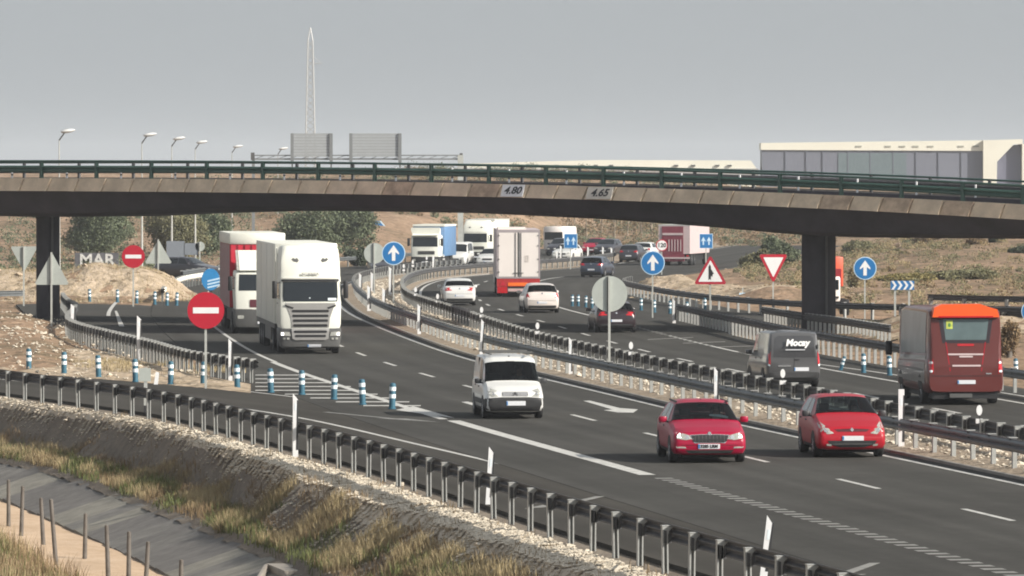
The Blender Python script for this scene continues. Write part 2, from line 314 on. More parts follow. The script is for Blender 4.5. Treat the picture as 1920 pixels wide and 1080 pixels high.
# ------------------------------------------------------------ terrain
from mathutils import noise as mnoise
def sstep(a, b, x): t = np.clip((x - a) / (b - a), 0, 1); return t * t * (3 - 2 * t)
def vnoise(X, Y, s, seed=0.0):
    """cheap smooth noise from sums of rotated sines"""
    r = np.random.default_rng(int(seed * 10) + 3); o = np.zeros_like(X)
    for k in range(7):
        a = r.uniform(0, 6.28); f = s * r.uniform(0.6, 1.9); o = o + np.sin((X * math.cos(a) + Y * math.sin(a)) * f + r.uniform(0, 6.28)) * r.uniform(0.5, 1)
    return o / 4
def inC(c, Y): return np.interp(Y, YY, c)
def terrain_z(X, Y):
    X = np.asarray(X, float); Y = np.asarray(Y, float)
    z = np.full(X.shape, -0.10)
    n1 = vnoise(X, Y, 0.05, 1); n2 = vnoise(X, Y, 0.25, 2); n3 = vnoise(X, Y, 0.9, 3)
    cl, dr = inC(cC, Y), inC(cD, Y)
    # distant rise that carries the horizon
    z = z + sstep(590, 880, Y) * (5.6 + 1.0 * n1 + 0.3 * n2)
    # left: stony hillside behind the slip roads
    left = sstep(14, 26, cl - X)
    z = z + left * sstep(470, 640, Y) * (1 - sstep(600, 900, Y) * 0.6) * (4.6 + 1.0 * n1 + 0.4 * n2)
    # right: sandy slope beyond the outer slip road
    right = sstep(15, 34, X - dr)
    z = z + right * sstep(315, 620, Y) * (1 - sstep(600, 900, Y) * 0.8) * (3.6 + 0.9 * n1 + 0.35 * n2)
    z = z + np.where((Y > 300) & (X - dr > 17), 0.25 * n2 + 0.08 * n3, 0) * sstep(17, 22, X - dr)
    # mounds
    def bump(cx, cy, rx, ry, h, p=2.0):
        d = (np.abs((X - cx) / rx) ** p + np.abs((Y - cy) / ry) ** p); return h * np.exp(-d) * (1 + 0.16 * n2 + 0.08 * n3)
    z = z + bump(-22.6, 345, 3.1, 8, 1.95, 4) + bump(-29.5, 344, 4.5, 8, 1.5, 4)
    z = z + bump(9.6, 365, 1.9, 7, 0.95, 4) + bump(12.6, 356, 2.3, 8, 0.75) + bump(15.8, 345, 3, 8, 0.75)
    z = z + bump(18.0, 262, 2.6, 11, 0.95) + bump(22.0, 255, 3.2, 13, 0.9) + bump(15.2, 330, 3, 6, 1.0)
    # rough heap round the left pier
    rel = inC(cC, Y) - X
    z = z + sstep(-18.3, -21, X - (Y - 250) * -0.10) * sstep(205, 230, Y) * (1 - sstep(285, 300, Y)) * (0.55 + 0.3 * n2 + 0.15 * n3)
    # drop below the near embankment
    cn = np.interp(Y, YY, cN); near = sstep(-2.2, -0.6, (cn - X)) * (1 - sstep(222, 235, Y))
    z = np.where(near > 0, z * (1 - near) + near * -3.9, z)
    z = np.where(Y < 60, -3.9, z)
    z = z - sstep(40, 160, X - 30 + 0 * Y) * (Y < 300) * 1.0
    return z
def axis(segs):
    out = []
    for a, b, st in segs: out += list(np.arange(a, b, st))
    return np.array(out + [segs[-1][1]])
gx = axis([(-2600, -300, 150), (-300, -90, 14), (-90, -45, 3), (-45, 45, 0.8), (45, 110, 3), (110, 300, 14), (300, 2600, 150)])
gy = axis([(-200, 60, 26), (60, 100, 4), (100, 240, 1.6), (240, 520, 2.0), (520, 950, 5), (950, 2000, 60), (2000, 9000, 500)])
GX, GY = np.meshgrid(gx, gy); GZ = terrain_z(GX, GY)
V = np.stack([GX, GY, GZ], -1).reshape(-1, 3); nx, ny = len(gx), len(gy)
ii = (np.arange(ny - 1)[:, None] * nx + np.arange(nx - 1)[None, :]).ravel()
ground = struct(fast_mesh('ground', V, np.stack([ii, ii + 1, ii + nx + 1, ii + nx], -1), GROUND, smooth=True), 'dry sandy ground and stony hillside')
gzf = lambda x, y: float(terrain_z(np.array([x]), np.array([y]))[0])

def skin(name, x0, x1, y0, y1, mat, lab):
    xs = np.arange(x0, x1, .25); yv = np.arange(y0, y1, .5); XX, YYv = np.meshgrid(xs, yv); cx, cy = (x0 + x1) / 2, (y0 + y1) / 2
    e = ((np.abs(XX - cx) / (x1 - x0) * 2) ** 3 + (np.abs(YYv - cy) / (y1 - y0) * 2) ** 3); Z = terrain_z(XX, YYv)
    rel = 0.13 * vnoise(XX, YYv, 1.6, 5) + 0.06 * vnoise(XX, YYv, 4.5, 6)
    Z = Z + 0.04 + rel * np.clip(Z + .1, 0, .8) - 0.5 * np.clip(e - .75, 0, 1)
    V = np.stack([XX, YYv, Z], -1).reshape(-1, 3); nx_, ny_ = len(xs), len(yv); k = (np.arange(ny_ - 1)[:, None] * nx_ + np.arange(nx_ - 1)[None, :]).ravel()
    struct(fast_mesh(name, V, np.stack([k, k + 1, k + nx_ + 1, k + nx_], -1), mat, smooth=True), lab)
skin('sandy_mound', -35.5, -17.5, 333, 358, SAND, 'pale sandy mound behind the left slip road')
skin('sandy_mound', 6.5, 20.5, 340, 382, SAND, 'sandy heap in the bend of the outer slip road')
skin('dry_mound', 14.5, 27.5, 246, 281, SAND, 'dry earth mound left of the bus')
# ------------------------------------------------------------ roads
ZR = 0.0
asph = struct(ribbon('road', cC, 78, 760, lambda y: -11.6 if y < 420 else -12.5, -0.75, ZR, ASPH, thick=0.12), 'dark asphalt carriageway of the oncoming traffic')
asph2 = struct(ribbon('road', cD, 78, 760, 0.75, lambda y: 10.9 + 5.2 * float(sstep(262, 292, y)) - 4.0 * float(sstep(400, 480, y)), ZR, ASPH, thick=0.12), 'dark asphalt carriageway of the traffic driving away')
slip = struct(ribbon('slip_road', cN, 78, 245, 0.35, 8.9, ZR - 0.006, ASPH2, thick=0.10), 'slip road in front of the near guardrail')
# gore between the slip road and the carriageway
def poly_sheet(name, pts, z, mat, thick=0.08):
    b = MB(); b.prism(pts, z - thick, z, 'xy'); return b.build(name, mat)
g = poly_sheet('gore_paving', [W(*p) for p in [(440, 668), (560, 690), (700, 733), (852, 786), (735, 775), (600, 752), (470, 738), (400, 728), (400, 690)]], ZR - 0.012, ASPH2)
struct(g, 'asphalt wedge between slip road and carriageway')
# slip road joining from the left, beyond the pier
g = poly_sheet('slip_road', [W(*p) for p in [(60, 600), (30, 570), (100, 568), (168, 569), (256, 571), (331, 576), (400, 580), (470, 590), (470, 640), (450, 668), (300, 655), (180, 632), (128, 612)]], ZR - 0.018, ASPH)
struct(g, 'asphalt of the slip road joining from the left')
cS = [W(1150, 548), W(1240, 574), W(1340, 588), (14.5, 292), (18.5, 284), (25, 277), (34, 272), (48, 270)]
def path_ribbon(name, pts, w, z, mat, thick=0.1):
    P = [Vector((*p, z)) for p in pts]; out = []
    for i in range(len(P) - 1):
        p0, p1, p2, p3 = P[max(i - 1, 0)], P[i], P[i + 1], P[min(i + 2, len(P) - 1)]
        for k in range(6):
            t = k / 6; out.append(0.5 * ((2 * p1) + (-p0 + p2) * t + (2 * p0 - 5 * p1 + 4 * p2 - p3) * t * t + (-p0 + 3 * p1 - 3 * p2 + p3) * t ** 3))
    out.append(P[-1]); V = []; Q = []; UV = []
    for i, p in enumerate(out):
        d = (out[min(i + 1, len(out) - 1)] - out[max(i - 1, 0)]).normalized(); n = Vector((d.y, -d.x, 0)) * w / 2
        V += [p - n, p + n, p - n - Vector((0, 0, thick)), p + n - Vector((0, 0, thick))]; UV += [(0, i), (w, i)] * 2
        if i: k = 4 * i; Q += [(k - 4, k - 3, k + 1, k), (k - 2, k - 4, k, k + 2), (k - 3, k - 1, k + 3, k + 1)]
    return fast_mesh(name, [tuple(v) for v in V], Q, mat, uv=UV), out
o, cSp = path_ribbon('slip_road', cS, 6.5, ZR - 0.01, ASPH); struct(o, 'outer slip road curving off to the right')
o, _ = path_ribbon('slip_road', [(-60, 372), (-40, 375), (-26, 385), (-19, 400), (-15, 420), (-14, 445)], 7, ZR - 0.03, ASPH); struct(o, 'slip road curving behind the sandy mound')
o, _ = path_ribbon('slip_road', [(-70, 296), (-50, 297), (-34, 300), (-22, 306)], 7, ZR - 0.03, ASPH); struct(o, 'slip road running behind the left pier')

# ------------------------------------------------------------ markings (painted, 4 mm proud)
Z1, Z2 = ZR + 0.004, ZR + 0.008
def marks(name, c, segs, o, w, mat=PAINT, z=Z1, lab=None):
    V = []; Q = []
    for y0, y1 in segs:
        ys = list(np.linspace(y0, y1, max(2, int((y1 - y0) / 3) + 2)))
        for i, y in enumerate(ys):
            oo = o(y) if callable(o) else o
            a = off(c, y, oo - w / 2); b = off(c, y, oo + w / 2); V += [(*a, z), (*b, z)]
            if i: k = len(V); Q.append((k - 4, k - 3, k - 1, k - 2))
    ob = fast_mesh(name, V, Q, mat); struct(ob, lab); return ob
marks('road_marking', cC, [(80, 700)], -1.3, 0.18, lab='white edge line beside the median of the oncoming carriageway')
seg = []; y = 96.0
while y < 420: seg.append((y, y + 4.3)); y += 12.4
for a, b in seg:
    marks('road_marking', cC, [(a, b)], -4.9, 0.15, lab='white lane dash of the oncoming carriageway')
marks('road_marking', cC, [(172, 225)], -9.1, 0.26, lab='white edge line along the hatched gore')
marks('road_marking', cC, [(140, 171)], -8.95, 0.40, lab='broad white line where slip road and carriageway meet')
marks('road_marking', cC, [(225, 420)], -9.0, 0.16, lab='white edge line of the oncoming carriageway')
marks('road_marking', cC, [(y, y + .40) for y in np.arange(84, 139, .86)], -8.85, 0.42, PAINT_W, lab='short dashes between slip road and carriageway')
marks('road_marking', cN, [(78, 225)], 3.9, 0.15, Z1 and PAINT, z=Z1 - 0.006, lab='white edge line of the near slip road')
marks('road_marking', cN, [(173, 235)], 8.2, 0.15, z=Z1 - 0.006, lab='white line at the foot of the blue bollards')
# nose of the gore and its hatching
b = MB(); b.prism([W(*p) for p in [(742, 769), (775, 762), (852, 784)]], Z1, Z1 + 0.004, 'xy'); struct(b.build('road_marking', PAINT), 'white painted nose of the gore')
def edge_x(poly, y):
    xs = [p[0] for p in poly]; ys = [p[1] for p in poly]
    return float(np.interp(y, ys, xs))
up = [W(*p) for p in [(852, 783), (760, 752), (725, 745), (620, 715), (555, 698), (480, 682)]]; up = sorted([(p[0], p[1]) for p in up], key=lambda q: q[1])
lo = sorted([W(*p) for p in [(850, 785), (735, 769), (640, 756), (520, 738), (445, 731), (380, 727)]], key=lambda q: q[1])
for py in np.arange(704, 764, 7.2):
    yb = W(0, py)[1]; xa = max(edge_x(lo, yb), W(478, py)[0]); xb = edge_x(up, yb)
    if xb - xa < 0.3: continue
    b = MB(); b.prism([(xa, yb), (xb, yb), (xb, yb + 0.62), (xa, yb + 0.62)], Z1, Z1 + 0.004, 'xy'); struct(b.build('road_marking', PAINT), 'white hatching bar on the gore')
def arrow(px, py, L, wd, bend, c, lab, mat=PAINT, dirn=-1):
    X, Y = W(px, py); h = heading(c, Y) + (math.pi if dirn < 0 else 0)
    pts = [(-wd / 2, 0), (wd / 2, 0), (wd / 2 + bend * .5, L * .62), (wd / 2 + bend * .5 + .28, L * .60), (bend, L), (-wd / 2 + bend * .5 - .28, L * .66), (-wd / 2 + bend * .5, L * .64)]
    ca, sa = math.cos(h), math.sin(h)
    b = MB(); b.prism([(X + x * ca - y * sa, Y + x * sa + y * ca) for x, y in pts], Z1, Z1 + 0.004, 'xy'); struct(b.build('road_marking', mat), lab)
for dx, dy, lb in ((0, 0, 'white bent arrow in the lane next to the median'), (-229, 2, 'white bent arrow in the lane of the white van')):
    b = MB(); b.prism([W(x + dx, y + dy) for x, y in [(1094, 752), (1106, 751.5), (1162, 765.5), (1196, 768), (1187, 774), (1158, 773.5), (1132, 769.5), (1148, 768)]], Z1, Z1 + .004, 'xy'); struct(b.build('road_marking', PAINT), lb)
arrow(610, 773, 8.0, 0.2, -1.2, cN, 'worn arrow on the near slip road beside the bollards', PAINT_W)
arrow(1125, 931, 4.5, 0.2, 2.4, cC, 'worn arrow on the near slip road', PAINT_W)
arrow(1640, 1056, 4.5, 0.2, 2.4, cC, 'worn arrow at the near end of the slip road', PAINT_W)
# carriageway driving away
marks('road_marking', cD, [(80, 700)], 1.15, 0.16, lab='white edge line beside the median of the carriageway driving away')
y = 100.0
while y < 430:
    marks('road_marking', cD, [(y, y + 4.0)], 4.45, 0.15, lab='white lane dash of the carriageway driving away'); y += 12.4
marks('road_marking', cD, [(84, 262)], 8.0, 0.17, lab='white outer edge line of the carriageway driving away')
marks('road_marking', cD, [(285, 420)], 8.0, 0.17, lab='white outer edge line before the bridge')
marks('road_marking', cD, [(170, 236)], lambda y: 8.0 + 1.35 * float(sstep(236, 205, y)) if y > 205 else 9.35, 0.14, lab='white line behind the outer bollards')
marks('road_marking', cD, [(y, y + 1.0) for y in np.arange(245, 285, 2.0)], 8.0, 0.3, PAINT_W, lab='short dashes where the outer slip road joins')
for k in range(3):
    a = W(1215 + k * 66, 637 + k * 7); bb = W(1300 + k * 60, 633 + k * 8)
    b = MB(); b.prism([(a[0], a[1]), (bb[0], bb[1]), (bb[0], bb[1] + .5), (a[0], a[1] + .5)], Z1, Z1 + .004, 'xy'); struct(b.build('road_marking', PAINT_W), 'worn white arrow stroke under the bridge shadow')
b = MB(); b.prism([W(215, 583), W(219, 583), W(233, 612), W(223, 612)], Z1, Z1 + .004, 'xy'); struct(b.build('road_marking', PAINT), 'white line on the left slip road')
struct(marks('road_marking', cC, [(300, 345)], -13.8, .2), 'white edge line of the left slip road')
# kerbs at the foot of the median
def kerb(c, y0, y1, o0, o1, lab, h=0.06):
    o = ribbon('kerb', c, y0, y1, o0, o1, h, CONC, thick=0.2); struct(o, lab)
kerb(cC, 80, 430, -0.80, -0.62, 'low concrete kerb of the median, oncoming side')
kerb(cD, 80, 430, 0.60, 0.78, 'low concrete kerb of the median, far side')
# median strip
def median():
    ys = stations(cC, 78, 640, 1.6); V = []; Q = []; m = 9
    for i, y in enumerate(ys):
        a = off(cC, y, -0.62); yy = y; bpt = off(cD, y, 0.62)
        for k in range(m):
            t = k / (m - 1); X = a[0] * (1 - t) + bpt[0] * t; Yv = a[1] * (1 - t) + bpt[1] * t
            zz = 0.02 + 0.10 * math.sin(math.pi * t) + 0.07 * mnoise.noise(Vector((X * 1.7, Yv * 0.8, 3))) * math.sin(math.pi * t)
            V.append((X, Yv, zz))
            if i and k: q = i * m + k; Q.append((q - m - 1, q - m, q, q - 1))
    return fast_mesh('median_strip', V, Q, MEDIAN, smooth=True)
struct(median(), 'stony median strip between the two guardrails')
# dirt wedge of the gore (between near slip road and left slip road)
def sheet(name, quad_rows, mat, nu=40, nv=14, amp=0.12, crown=0.25, base=0.0, f=1.3, exact=False):
    """two polylines (world) joined by a bumpy crowned sheet"""
    A, B = quad_rows; V = []; Q = []
    def res(P, n):
        P = [Vector((*p, 0)) for p in P]; d = [0]
        for i in range(1, len(P)): d.append(d[-1] + (P[i] - P[i - 1]).length)
        return [(float(np.interp(t * d[-1], d, [p.x for p in P])), float(np.interp(t * d[-1], d, [p.y for p in P]))) for t in np.linspace(0, 1, n)]
    A, B = res(A, nu), res(B, nu)
    for i in range(nu):
        for k in range(nv):
            t = k / (nv - 1); X = A[i][0] * (1 - t) + B[i][0] * t; Y = A[i][1] * (1 - t) + B[i][1] * t; e = min(1, 4 * t * (1 - t) * 1.6) * min(1, 5 * (i / (nu - 1)) * (1 - i / (nu - 1)) * 2)
            V.append((X, Y, base + e * (crown + amp * (mnoise.noise(Vector((X * f, Y * f * .4, 1))) + 0.5 * mnoise.noise(Vector((X * f * 3, Y * f, 5)))))))
            if i and k: q = i * nv + k; Q.append((q - nv - 1, q - nv, q, q - 1))
    return fast_mesh(name, V, Q, mat, smooth=True)
gore = sheet('gore_ground', ([W(*p) for p in [(-140, 688), (0, 700), (120, 705), (254, 716), (320, 722), (400, 729), (470, 737)]], [W(*p) for p in [(-140, 640), (0, 640), (100, 645), (200, 660), (300, 685), (400, 708), (470, 720)]]), SAND, 60, 20, 0.10, 0.07, 0.0)
struct(gore, 'stony earth wedge with gravel behind the blue bollards')

# ------------------------------------------------------------ near embankment: crest, shaded bank, grass shelf, concrete ditch, dirt track
def crest(y): return 0.62 + 1.15 * float(1 - sstep(112, 172, y))
def prof(y):
    c = crest(y); j = 0.55 * mnoise.noise(Vector((y * 0.16, 2, 0))) + 0.25 * mnoise.noise(Vector((y * .5, 7, 0)))
    c = min(1.9, max(0.4, c + j)); g_ = .63 + .55 * max(0.0, mnoise.noise(Vector((y * .22, 11, 0)))) * 1.6 + .75 * float(1 - sstep(122, 150, y)); c = min(c, 2.6 - g_)
    return [(-0.5, -0.10), (0.15, -0.11), (c * .5, -0.14), (c, -0.22), (c + .15, -0.42), (c + .15 + g_, -1.26), (c + .37 + g_, -1.33), (max(c + .77 + g_, 3.0), -1.42), (3.25, -1.50), (3.5, -1.59)]
PR = {}
def emb_pt(y, d):
    key = round(y, 2)
    if key not in PR: PR[key] = prof(y)
    p = PR[key]; z = float(np.interp(d, [q[0] for q in p], [q[1] for q in p]))
    X, Yp = off(cN, y, -d)
    n = (0.07 * mnoise.noise(Vector((X * 1.6, Yp * 1.1, 4))) + 0.05 * mnoise.noise(Vector((X * 5, Yp * 3.5, 9)))) * (0.4 if d < p[3][0] else 1.0)
    return (X, Yp, z + n * min(1, max(0, d * 2)))
ys = stations(cN, 74, 236, 0.5); ds = np.concatenate([np.linspace(-0.5, 0.3, 3), np.linspace(0.45, 3.2, 28), np.linspace(3.28, 3.5, 3)]); V = []; Q = []
for i, y in enumerate(ys):
    for k, d in enumerate(ds):
        V.append(emb_pt(y, d))
        if i and k: q = i * len(ds) + k; Q.append((q - len(ds) - 1, q - len(ds), q, q - 1))
struct(fast_mesh('embankment', V, Q, EMB, smooth=True), 'gravelly bank falling away below the near guardrail')
V = []; Q = []; nd = 10
for i, y in enumerate(ys):
    emb_pt(y, 1); c_ = PR[round(y, 2)][3][0] + .10 + .45 * float(1 - sstep(122, 150, y)) + .16 * mnoise.noise(Vector((y * 1.3, 4, 0)))
    for k in range(nd):
        d = .28 + (c_ - .28) * k / (nd - 1); p = emb_pt(y, d); V.append((p[0], p[1], p[2] + (.018 if k < nd - 1 else -.01) + .025 * mnoise.noise(Vector((p[0] * 6, p[1] * 4, 1)))))
        if i and k: q = i * nd + k; Q.append((q - nd - 1, q - nd, q, q - 1))
struct(fast_mesh('gravel_verge', V, Q, VERGE, smooth=True), 'strip of pale gravel along the near guardrail')
# dirt track and the rough rise beyond it
def low_z(y, d):
    X, Yp = off(cN, y, -d)
    z = float(np.interp(d, [5.1, 5.6, 7.2, 7.9, 10.4, 14.5, 40], [-2.21, -2.17, -2.10, -1.97, -1.15, -0.85, -1.0]))
    return (X, Yp, z + (0.05 if d < 7 else 0.16) * mnoise.noise(Vector((X * .9, Yp * .5, 8))))
def loft(name, y0, y1, step, dd, fn, mat, lab):
    ys = stations(cN, y0, y1, step); V = []; Q = []; m = len(dd)
    for i, y in enumerate(ys):
        for k, d in enumerate(dd):
            V.append(fn(y, d))
            if i and k: q = i * m + k; Q.append((q - m - 1, q - m, q, q - 1))
    struct(fast_mesh(name, V, Q, mat, smooth=True), lab)
loft('dirt_track', 74, 236, 1.0, np.linspace(5.0, 8.0, 12), low_z, DIRT, 'pale sandy track along the ditch')
loft('near_bank', 74, 236, 1.2, np.concatenate([np.linspace(7.95, 17, 18), [22, 30, 40]]), low_z, GROUND, 'grassy rise on the near side of the track')
# ditch slabs
ditch = thing('concrete_ditch', 'grey concrete lined ditch of sloping slabs beside the sandy track', 'ditch', (*off(cN, 150, -5), -2.2))
base = np.array(ditch.location); ys = stations(cN, 96, 226, 1.9)
for i in range(len(ys) - 1):
    y0, y1 = ys[i] + 0.02, ys[i + 1] - 0.02; t = rng.uniform(-0.022, 0.022); e = rng.uniform(-.05, .05)
    q = []
    for y in (y0, (y0 + y1) / 2, y1):
        a = off(cN, y, -3.30 - e * .3); b_ = off(cN, y, -5.22 + e * .3); s = (y - (y0 + y1) / 2) / 2 * rng.uniform(.3, 1) * 0.05
        q += [(a[0] - base[0], a[1] - base[1], -1.54 + t + s - base[2]), (b_[0] - base[0], b_[1] - base[1], -2.15 - t * .5 + s - base[2])]
    V = q + [(v[0], v[1], v[2] - 0.12) for v in q]
    Fc = [(0, 1, 3, 2), (2, 3, 5, 4), (7, 6, 8, 9), (9, 8, 10, 11), (0, 6, 7, 1), (5, 11, 10, 4), (0, 2, 8, 6), (2, 4, 10, 8), (3, 1, 7, 9), (5, 3, 9, 11)]
    mesh_obj('slab', V, Fc, DITCH[int(rng.integers(0, 3))], ditch)
# culvert kerb and slab by the ditch
r = thing('culvert_headwall', 'small beige concrete slab with a white edge beam beside the ditch', 'culvert', (*W(520, 1068, -1.6), -1.62))
MB().box(-0.1, 0.65, -1.6, 0.9, -0.1, 0.10, rz=0.2).build('slab', CONC, r)
MB().box(-0.30, -0.24, -3.6, 0.6, -0.1, 0.10, rz=0.0).build('edge_beam', CONC, r)

# ------------------------------------------------------------ guardrails
def w_profile(h=0.31, d=0.08):
    return [(0.0, 0.0), (0.0, 0.03), (-d, 0.07), (-d, 0.11), (-0.01, h / 2 - .01), (-0.01, h / 2 + .01), (-d, h - .11), (-d, h - .07), (0, h - .03), (0, h)]
def post_mesh():
    b = MB(); w, dp, t = 0.052, 0.13, 0.010
    b.box(-w, w, -0.01, 0.0, -0.3, 0.80); b.box(-w, -w + t, -dp, -0.01, -0.3, 0.80); b.box(w - t, w, -dp, -0.01, -0.3, 0.80)
    b.box(-w + t, -w + .026, -dp, -dp + t, -0.3, 0.79); b.box(w - .026, w - t, -dp, -dp + t, -0.3, 0.79)
    o = b.build('post_proto', POSTM); me = o.data; bpy.data.objects.remove(o); return me
def spacer_mesh():
    b = MB(); b.box(-0.06, 0.16, -0.15, 0.02, 0.805, 0.822); b.prism([(-.055, .80), (.15, .80), (.065, .72), (.055, .66), (.045, .72), (-.055, .74)], -.148, -.14, 'xz')
    nf = len(b.F); b.box(-.05, .12, -.13, .02, .50, .80); o = b.build('spacer_proto', POSTM); me = o.data; me.materials.append(GALVD)
    for p in me.polygons:
        if p.index >= nf: p.material_index = 1  # dark block in the upper post stands for shade under rail and bracket
    bpy.data.objects.remove(o); return me
PM, SM = post_mesh(), spacer_mesh()
def guardrail(label, pts, side, name='guardrail', spacing=2.15, rail_mat=GALV, zb=0.0, gap=0.10, htop=0.79, up=False, pm=None, cap=None):
    """pts: dense list of (X, Y); side: +1 beam to the right of travel direction along pts"""
    P = [Vector((p[0], p[1], 0)) for p in pts]; root = thing(name, label, 'guardrail', (P[0].x, P[0].y, zb))
    tang = [(P[min(i + 1, len(P) - 1)] - P[max(i - 1, 0)]).normalized() for i in range(len(P))]
    prof_ = w_profile(); V = []; Q = []; m = len(prof_)
    for i, p in enumerate(P):
        n = Vector((tang[i].y, -tang[i].x, 0)) * side
        for (dn, dz) in prof_:
            q = p + n * (gap - dn) - P[0]; V.append((q.x, q.y, htop - 0.31 + dz))
        if i:
            for k in range(m - 1): a = i * m + k; Q.append((a - m, a - m + 1, a + 1, a))
        # thickness on the back
    nb = len(V); V2 = []
    for i, p in enumerate(P):
        n = Vector((tang[i].y, -tang[i].x, 0)) * side
        for (dn, dz) in prof_:
            q = p + n * (gap - dn - 0.012) - P[0]; V2.append((q.x, q.y, htop - 0.31 + dz))
    V += V2; Q += [(q[3] + nb, q[2] + nb, q[1] + nb, q[0] + nb) for q in Q]
    for i in range(1, len(P)):
        a = i * m; Q += [(a - m, a, a + nb, a - m + nb), (a + m - 1, a - 1, a - 1 + nb, a + m - 1 + nb)]
    fast_mesh('rail', V, Q, rail_mat, root)
    L = [0]
    for i in range(1, len(P)): L.append(L[-1] + (P[i] - P[i - 1]).length)
    s = 0.4; npost = 0
    while s < L[-1] and npost < 295:
        X = float(np.interp(s, L, [p.x for p in P])); Y = float(np.interp(s, L, [p.y for p in P])); k = min(len(P) - 1, int(np.searchsorted(L, s)))
        t = tang[k]; a = math.atan2(-t.x * side, t.y * side)
        o = bpy.data.objects.new('post', PM); col.objects.link(o); o.parent = root; o.location = (X - P[0].x, Y - P[0].y, 0); o.rotation_euler = (rng.normal(0, .012), rng.normal(0, .012), a)
        sp = bpy.data.objects.new('spacer', SM); col.objects.link(sp); sp.parent = o; sp.location = (0, 0.0, 0)
        s += spacing; npost += 1
    return root
curvepts = lambda c, y0, y1, st=1.5, o=0: [off(c, y, o) for y in stations(c, y0, y1, st)]
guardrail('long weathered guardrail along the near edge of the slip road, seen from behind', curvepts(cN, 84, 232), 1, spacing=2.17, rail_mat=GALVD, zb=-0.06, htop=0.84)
guardrail('guardrail on the oncoming side of the median, shining faces of its posts over gravel', curvepts(cC, 90, 452), -1, spacing=2.1)
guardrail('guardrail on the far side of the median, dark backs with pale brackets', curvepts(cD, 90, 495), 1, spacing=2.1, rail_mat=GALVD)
def dense(pts, st=1.2):
    out = []; P = [Vector((*p, 0)) for p in pts]
    for i in range(len(P) - 1):
        p0, p1, p2, p3 = P[max(i - 1, 0)], P[i], P[i + 1], P[min(i + 2, len(P) - 1)]; n = max(2, int((p2 - p1).length / st))
        for k in range(n):
            t = k / n; q = 0.5 * ((2 * p1) + (-p0 + p2) * t + (2 * p0 - 5 * p1 + 4 * p2 - p3) * t * t + (-p0 + 3 * p1 - 3 * p2 + p3) * t ** 3); out.append((q.x, q.y))
    out.append((P[-1].x, P[-1].y)); return out
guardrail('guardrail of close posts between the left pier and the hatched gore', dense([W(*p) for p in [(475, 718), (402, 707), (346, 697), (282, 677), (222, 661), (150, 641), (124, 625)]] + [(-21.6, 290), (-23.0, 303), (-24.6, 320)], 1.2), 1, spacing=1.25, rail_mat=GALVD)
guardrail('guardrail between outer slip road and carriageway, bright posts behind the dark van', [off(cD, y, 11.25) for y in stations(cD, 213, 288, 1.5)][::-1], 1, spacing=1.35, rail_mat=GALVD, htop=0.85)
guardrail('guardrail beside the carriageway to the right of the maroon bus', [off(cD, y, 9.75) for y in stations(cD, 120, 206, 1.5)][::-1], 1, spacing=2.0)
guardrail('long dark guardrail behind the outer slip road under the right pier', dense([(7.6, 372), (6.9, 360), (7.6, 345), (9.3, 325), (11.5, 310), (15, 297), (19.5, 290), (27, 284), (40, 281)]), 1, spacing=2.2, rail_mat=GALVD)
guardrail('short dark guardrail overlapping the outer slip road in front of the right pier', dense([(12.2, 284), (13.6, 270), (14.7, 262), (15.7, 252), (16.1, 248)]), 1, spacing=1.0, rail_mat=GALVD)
guardrail('pale guardrail on the outer edge of the far bend behind the white lorry', [off(cC, y, -12.6) for y in stations(cC, 395, 520, 1.8)], 1, spacing=4)
guardrail('short pale guardrail end behind the right-hand end of the sandy mound', dense([W(304, 566), W(318, 552), W(345, 540), W(400, 530)]), 1, spacing=2, rail_mat=CREAM)
guardrail('pale guardrail beside the far slip road left of the left pier', dense([(-42, 318), (-34, 320), (-27, 326)]), -1, spacing=3)
guardrail('dark guardrail in front of the bushes, rising towards the right edge', dense([(18.6, 283.5), (21, 276), (24.3, 268), (30, 262)]), -1, spacing=2.5, rail_mat=GALVD, htop=0.9)
guardrail('dark guardrail behind the outer slip road beside the chevron panel', dense([(21.5, 305), (25, 300), (32, 297)]), -1, spacing=3, rail_mat=GALVD, htop=1.0)
# ------------------------------------------------------------ overpass
def bs(px): return 37.6 + (px - 0) * (42.4 - 37.6) / 1920          # px per metre along the front face
def bD(px): return F / bs(px)
def bpt(px): return (at_depth(px, bD(px)), bD(px))
P0, P1 = Vector((*bpt(0), 0)), Vector((*bpt(1920), 0)); BDIR = (P1 - P0).normalized(); BN = Vector((-BDIR.y, BDIR.x, 0))   # BN points away from the camera
if BN.y < 0: BN = -BN
def t_of(px):      # distance along the line P0-P1 where the pixel column meets it
    k = (px - 960) / F; return (k * P0.y - P0.x) / (BDIR.x - k * BDIR.y)
def bz(px, py): q = P0 + BDIR * t_of(px); return CH - (py - HOR) * q.y / F
def prof_t(pts, order=True):
    a = sorted((t_of(x), bz(x, y)) for x, y in pts); T = np.array([q[0] for q in a]); Z = np.array([q[1] for q in a])
    k = np.polyfit(T, Z, min(3, len(T) - 1)); return lambda t: float(np.polyval(k, min(max(t, T[0] - 14), T[-1] + 14)))
z_ft = prof_t([(0, 335), (480, 338), (960, 347), (1440, 362), (1920, 385)]); z_fb = prof_t([(0, 357), (480, 361), (960, 369), (1440, 386), (1920, 411)])
z_rt = prof_t([(0, 302), (480, 304), (960, 311), (1440, 326), (1920, 349)])
def lin(pts):
    a = sorted((t_of(x), bz(x, y)) for x, y in pts); return lambda t: float(np.interp(t, [q[0] for q in a], [q[1] for q in a]))
z_so = lin([(-300, 398), (-100, 404), (0, 407), (110, 407), (250, 401), (430, 396), (600, 396), (850, 400), (1100, 412), (1300, 427), (1440, 440), (1560, 446), (1700, 447), (1920, 449), (2100, 452), (2500, 455)])
bridge = thing('overpass', 'concrete road overpass with a thin haunched deck crossing the motorway', 'bridge', (P0.x, P0.y, 0), math.atan2(BDIR.y, BDIR.x))
